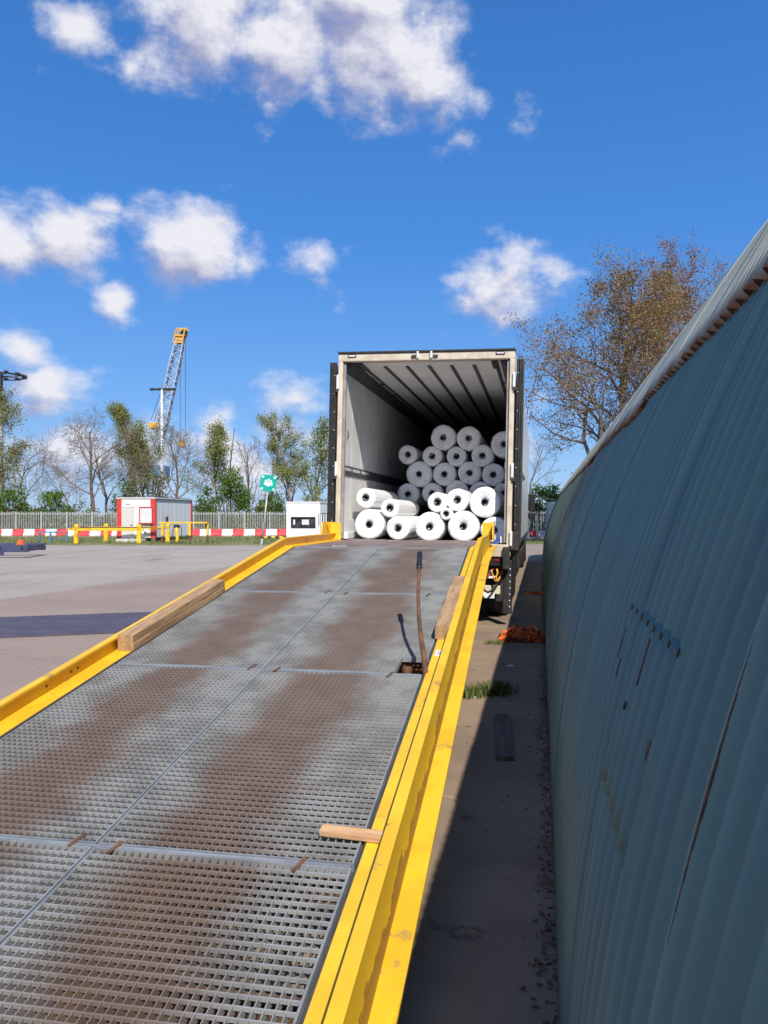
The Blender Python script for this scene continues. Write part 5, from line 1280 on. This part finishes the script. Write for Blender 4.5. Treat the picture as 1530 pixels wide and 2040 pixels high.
def grow_tree(name, base, H, seed, label, cat='tree', group=None, bark='bark', spread=1.0, up=.25, lean=(0, 0), first=.28, levels=4, kids=(9, 6, 5, 4), len0=.50, ratio=.58, rad=.018,
              leaf=None, nleaf=0, lsize=.16, lscatter=.35, twigm='twig', minr=.008, crook=.22, ang=(35, 65)):
    rr = random.Random(seed); root = tag(empty(name, base), label, cat, group)
    TV, TF, BV, BF, tips = [], [], [], [], []
    def branch(p, d, ln, r0, lev):
        n = (7, 5, 4, 3, 2)[min(lev, 4)]; pts = [p.copy()]; dirs = []
        for i in range(n):
            j = crook * (.5 if lev == 0 else 1)
            d = (d + Vector((rr.gauss(0, j), rr.gauss(0, j), rr.gauss(0, j * .6) + up * (.25 if lev else .12)))).normalized()
            p = p + d * (ln / n); pts.append(p.copy()); dirs.append(d.copy())
        r1 = max(minr, r0 * (.28 if lev else .22)); rad_ = [max(minr * .8, r0 + (r1 - r0) * (i / n) ** .9) for i in range(n + 1)]
        if lev == 0: rad_[0] *= 1.25
        (tube_fast(TV, TF, pts, rad_, 9) if lev == 0 else tube_fast(BV, BF, pts, rad_, 6 if lev == 1 else (4 if lev == 2 else 3)))
        if lev >= levels - 1 or lev >= len(kids):
            tips.extend(pts[1:]); return
        nk = kids[lev]; nk = max(2, int(nk * rr.uniform(.8, 1.2)))
        for q in range(nk):
            t = (first + (1 - first) * (q + rr.random()) / nk) if lev == 0 else (.22 + .78 * (q + rr.random()) / nk)
            t = min(t, .995); i = min(int(t * n), n - 1); pp = pts[i].lerp(pts[i + 1], t * n - i)
            az = q * 2.399 + rr.uniform(-.5, .5); th = R(rr.uniform(*ang)) * (1.0 if lev == 0 else .85) * spread * (1 - .35 * t if lev == 0 else 1)
            dd = dirs[i]; a = dd.orthogonal().normalized(); b = dd.cross(a)
            nd = (dd * math.cos(th) + (a * math.cos(az) + b * math.sin(az)) * math.sin(th)).normalized()
            l2 = (ln * len0 * (1.25 - .75 * t) if lev == 0 else ln * ratio * (1.15 - .5 * t)) * rr.uniform(.75, 1.2)
            rl = rad_[i] * (.52 if lev == 0 else .55); branch(pp, nd, l2, max(minr, rl), lev + 1)
        if lev > 0: tips.append(pts[-1])
    branch(Vector((0, 0, 0)), Vector((lean[0], lean[1], 1)).normalized(), H * (.86 if leaf is None else .9), H * rad, 0)
    tmb = MB(); tmb.v, tmb.f, tmb.m = TV, TF, [0] * len(TF); tmb.build('trunk', bark, root, True, fix=False)
    bmb = MB(); bmb.v, bmb.f, bmb.m = BV, BF, [0] * len(BF)
    bmb.build('branches' if leaf else 'crown', twigm, root, True, fix=False)
    if leaf and nleaf:
        build_leaves('crown', tips, nleaf, lsize, lscatter, leaf, root, rr)
    return root
def build_leaves(name, tips, n, size, scatter, mats, parent, rr):
    rng = np.random.default_rng(rr.randint(0, 10 ** 6)); T_ = np.array([tuple(t) for t in tips]); idx = rng.integers(0, len(T_), n)
    # leaves gather in tufts round some of the tips
    w = rng.random(len(T_)) ** 2.2 + .05; w /= w.sum(); idx = rng.choice(len(T_), n, p=w)
    c = T_[idx] + rng.normal(0, scatter, (n, 3)); c[:, 2] = np.maximum(c[:, 2], .05)
    a = rng.normal(0, 1, (n, 3)); a /= np.linalg.norm(a, axis=1)[:, None]; b = rng.normal(0, 1, (n, 3)); b = np.cross(a, b); b /= np.linalg.norm(b, axis=1)[:, None]
    s = (size * rng.uniform(.55, 1.3, n))[:, None]; a = a * s * .5; b = b * s * .32
    V = np.stack([c - a, c + b, c + a, c - b], 1).reshape(-1, 3)
    me = bpy.data.meshes.new(name); me.vertices.add(4 * n); me.vertices.foreach_set('co', V.ravel())
    me.loops.add(4 * n); me.loops.foreach_set('vertex_index', np.arange(4 * n)); me.polygons.add(n); me.polygons.foreach_set('loop_start', np.arange(n) * 4)
    try: me.polygons.foreach_set('loop_total', np.full(n, 4))
    except Exception: pass
    for m in mats: me.materials.append(MATS[m])
    me.polygons.foreach_set('material_index', rng.integers(0, len(mats), n)); me.update(calc_edges=True); me.validate()
    return link(name, me, parent)
def bush(name, x, ytop, wpx, d, seed, label, mats, n=5000, size=.17, zlow=0.0, cat='bush', depth=1.6):
    rr = random.Random(seed); rng = np.random.default_rng(seed); base = PZ(x, d, 0); k = d / F; H = EYE + (HZ - ytop) * k; w = wpx * k
    root = tag(empty(name, base, FACE), label, cat, 'bushes behind the fence')
    pts = []
    V, Fc = [], []
    for q in range(26):          # lumps of foliage carried on stems
        u = rr.uniform(-1, 1); h = H * (1 - .45 * u * u) * rr.uniform(.45, .93); c = Vector((u * w * .85, rr.uniform(-1, 1) * depth * .6, h))
        r_ = rr.uniform(.16, .30) * max(w, H * .5)
        m = Vector((u * w * .3, c.y * .4, h * .45)); tube_fast(V, Fc, [Vector((u * w * .12, c.y * .2, 0)), m, c], [.05, .035, .012], 5)
        v = rng.normal(0, 1, (70, 3)); v /= np.linalg.norm(v, axis=1)[:, None]; v *= (rng.random((70, 1)) ** .4) * r_
        for z in v:
            p = c + Vector((z[0], z[1] * .8, z[2] * .8))
            if p.z > .05 and p.z < H * 1.02: pts.append(p)
    for _ in range(300): pts.append(Vector((rr.uniform(-1, 1) * w * .8, rr.uniform(-1, 1) * depth * .5, rr.uniform(.1, H * .5))))
    sm = MB(); sm.v, sm.f, sm.m = V, Fc, [0] * len(Fc); sm.build('stems', 'twig', root, True, fix=False)
    build_leaves('foliage', pts, n, size, .13, mats, root, rr)
    return root
GT = 'trees behind the fence'
OL = ['leaf_olive', 'leaf_olive2', 'leaf_olive3']; GR = ['leaf_green', 'leaf_green2', 'leaf_dark']; BR = ['leaf_brown', 'leaf_brown2', 'leaf_brown3']
Ht = lambda ytop, d: EYE + (HZ - ytop) * d / F
D = 70.0
grow_tree('birch_tree', PZ(4, 68, 0), Ht(776, 68), 11, 'loose olive green tree at the left edge below the ring mast', 'tree', GT, 'bark_pale', leaf=OL + ['leaf_brown3'], nleaf=15000, lsize=.15, lscatter=.28, spread=.9, up=.1, kids=(13, 7, 5), levels=4, len0=.36, first=.2)
grow_tree('bare_tree', PZ(56, 69, 0), Ht(885, 69), 12, 'low wide bare tree with crooked limbs near the left edge', 'tree', GT, first=.25, spread=1.35, up=.28, kids=(8, 6, 5, 5), levels=5, len0=.85, crook=.30, rad=.022)
grow_tree('bare_tree', PZ(160, 70, 0), Ht(905, 70), 13, 'leaning bare tree slanting left beside the tallest bare tree', 'tree', GT, lean=(-.55, .1), first=.3, spread=1.0, kids=(7, 6, 5, 4), levels=5, len0=.6, crook=.22, rad=.018)
grow_tree('bare_tree', PZ(180, 67, 0), Ht(826, 67), 14, 'tallest bare tree with a thick trunk left of the cabin', 'tree', GT, first=.30, spread=1.15, up=.22, kids=(13, 7, 6, 5), levels=5, len0=.58, crook=.22, rad=.021)
grow_tree('bare_tree', PZ(212, 71, 0), Ht(868, 71), 15, 'slender bare tree just right of the tallest bare tree', 'tree', GT, first=.3, spread=.9, up=.25, kids=(9, 6, 5, 4), levels=5, len0=.5)
grow_tree('poplar_tree', PZ(268, 69, 0), Ht(818, 69), 16, 'tall pale green poplar left of the crane boom', 'tree', GT, 'bark_pale', leaf=OL, nleaf=14000, lsize=.13, lscatter=.22, spread=.55, up=.35, kids=(16, 6, 4), levels=4, len0=.36, first=.15, ang=(25, 45))
grow_tree('poplar_tree', PZ(300, 73, 0), Ht(838, 73), 17, 'olive poplar directly behind the floodlight mast', 'tree', GT, 'bark_pale', leaf=OL, nleaf=11000, lsize=.13, lscatter=.22, spread=.55, up=.35, kids=(14, 6, 4), levels=4, len0=.36, first=.15, ang=(25, 45))
grow_tree('bare_tree', PZ(345, 66, 0), Ht(852, 66), 18, 'round bare tree right of the crane boom', 'tree', GT, first=.34, spread=1.1, up=.25, kids=(12, 7, 5, 5), levels=5, len0=.55, rad=.020)
grow_tree('poplar_tree', PZ(447, 72, 0), Ht(862, 72), 19, 'thin olive poplar above the big green bush', 'tree', GT, 'bark_pale', leaf=OL, nleaf=7500, lsize=.15, lscatter=.22, spread=.7, up=.3, kids=(13, 6, 4), levels=4, len0=.42, first=.25, ang=(25, 50))
grow_tree('bare_tree', PZ(497, 71, 0), Ht(862, 71), 20, 'slim bare tree left of the green sign', 'tree', GT, first=.25, spread=.7, up=.3, kids=(10, 5, 4, 3), levels=5, len0=.36, rad=.014)
grow_tree('bare_tree', PZ(536, 73, 0), Ht(870, 73), 21, 'thin bare tree rising behind the green sign', 'tree', GT, first=.25, spread=.7, up=.3, kids=(10, 5, 4, 3), levels=5, len0=.36, rad=.013)
grow_tree('poplar_tree', PZ(572, 69, 0), Ht(836, 69), 22, 'tall olive poplar right of the green sign', 'tree', GT, 'bark_pale', leaf=OL, nleaf=11000, lsize=.13, lscatter=.22, spread=.55, up=.35, kids=(16, 6, 4), levels=4, len0=.34, first=.15, ang=(25, 45))
grow_tree('poplar_tree', PZ(618, 70, 0), Ht(852, 70), 23, 'broad olive poplar above the white booth beside the trailer', 'tree', GT, 'bark_pale', leaf=OL + ['leaf_green2'], nleaf=3800, lsize=.17, lscatter=.25, spread=.75, up=.3, kids=(16, 6, 4), levels=4, len0=.36, first=.15, ang=(25, 50))
for i, (x, yt, w, n_, m_, lb, cat_seed) in enumerate((
        (20, 962, 40, 4200, GR, 'leafy green bush above the fence at the left edge', 31), (105, 977, 40, 3800, GR, 'low rounded green bush under the bare trees left', 32),
        (252, 945, 26, 2400, ['leaf_dark', 'leaf_olive3', 'leaf_green'], 'dark olive bush behind the cabin roof', 33), (315, 930, 30, 1500, ['leaf_olive3', 'leaf_brown3', 'leaf_dark'], 'brownish thin bush behind the cabin', 34),
        (452, 928, 52, 6500, GR, 'big bright green bush between cabin and sign', 35), (545, 975, 36, 3200, GR, 'green bush behind the sign post', 36), (405, 985, 22, 1700, GR, 'small green bush at the right end of the cabin', 37), (625, 965, 36, 2200, OL + ['leaf_green'], 'olive bush above the white booth roof', 38))):
    bush('leafy_bush', x, yt, w, 64 + (i % 3), cat_seed, lb, m_, n_)
# dense undergrowth right behind the fence: one mass
rng = np.random.default_rng(77); pts = []
for _ in range(7400):
    x = rng.uniform(-160, 1030); d = rng.uniform(62.5, 66); h = 1.9 * rng.random() ** .8 * (1 + .25 * math.sin(x * .05) + .15 * math.sin(x * .21)); pts.append(PZ(x, d, max(.06, h)))
stuff(build_leaves('undergrowth', pts, 21000, .21, .18, ['leaf_dark', 'leaf_green', 'leaf_olive3', 'leaf_brown3'], None, random.Random(4)))
pts = [PZ(rng.uniform(1030, 1330), rng.uniform(56, 60), max(.06, 2.2 * rng.random() ** .8)) for _ in range(1500)]
stuff(build_leaves('undergrowth', pts, 4500, .2, .2, ['leaf_dark', 'leaf_green', 'leaf_olive3'], None, random.Random(5)))
bush('leafy_bush', 1085, 958, 42, 55.5, 41, 'green bush between the trailer and the hut', GR, 4200)
# the two coppery trees behind the hut
grow_tree('copper_tree', PZ(1205, 41, 0), Ht(575, 41), 51, 'large copper leaved tree between the trailer and the hut', 'tree', 'coppery trees behind the hut', 'bark', leaf=BR + ['leaf_olive3'], nleaf=36000, lsize=.115, lscatter=.24, spread=1.0, up=.12, kids=(26, 8, 5), levels=4, len0=.60, ratio=.55, first=.18, rad=.024, ang=(36, 76), minr=.010, crook=.18)
grow_tree('copper_tree', PZ(1335, 46, 0), Ht(560, 46), 52, 'slimmer copper leaved tree rising behind the hut roof', 'tree', 'coppery trees behind the hut', 'bark', leaf=BR, nleaf=15000, lsize=.115, lscatter=.2, spread=.7, up=.3, kids=(18, 7, 5), levels=4, len0=.40, ratio=.55, first=.3, rad=.017, ang=(25, 50), minr=.010)
grow_tree('copper_tree', PZ(1432, 52, 0), Ht(515, 52), 53, 'thin copper tree at the right, mostly hidden by the hut roof', 'tree', 'coppery trees behind the hut', 'bark', leaf=BR, nleaf=5000, lsize=.12, lscatter=.2, spread=.7, up=.3, kids=(14, 6, 4), levels=4, len0=.34, first=.4, rad=.014, ang=(25, 50), minr=.010)
grow_tree('bare_tree', PZ(1058, 58, 0), Ht(850, 58), 54, 'thin bare tree right beside the trailer door', 'tree', None, first=.3, spread=.8, up=.25, kids=(9, 5, 4, 3), levels=5, len0=.4, rad=.014)
# rough grass on the verge
rng = random.Random(9); spots = []
for _ in range(520):
    p = PZ(rng.uniform(-60, 700), rng.uniform(41.6, 59), .004); spots.append((p.x, p.y, .004, 22, .5, .3, rng.uniform(.10, .26)))
for _ in range(60):
    p = PZ(rng.uniform(1030, 1140), rng.uniform(43, 53), .004); spots.append((p.x, p.y, .004, 22, .5, .3, rng.uniform(.10, .22)))
stuff(grass('verge_grass', spots, 10))
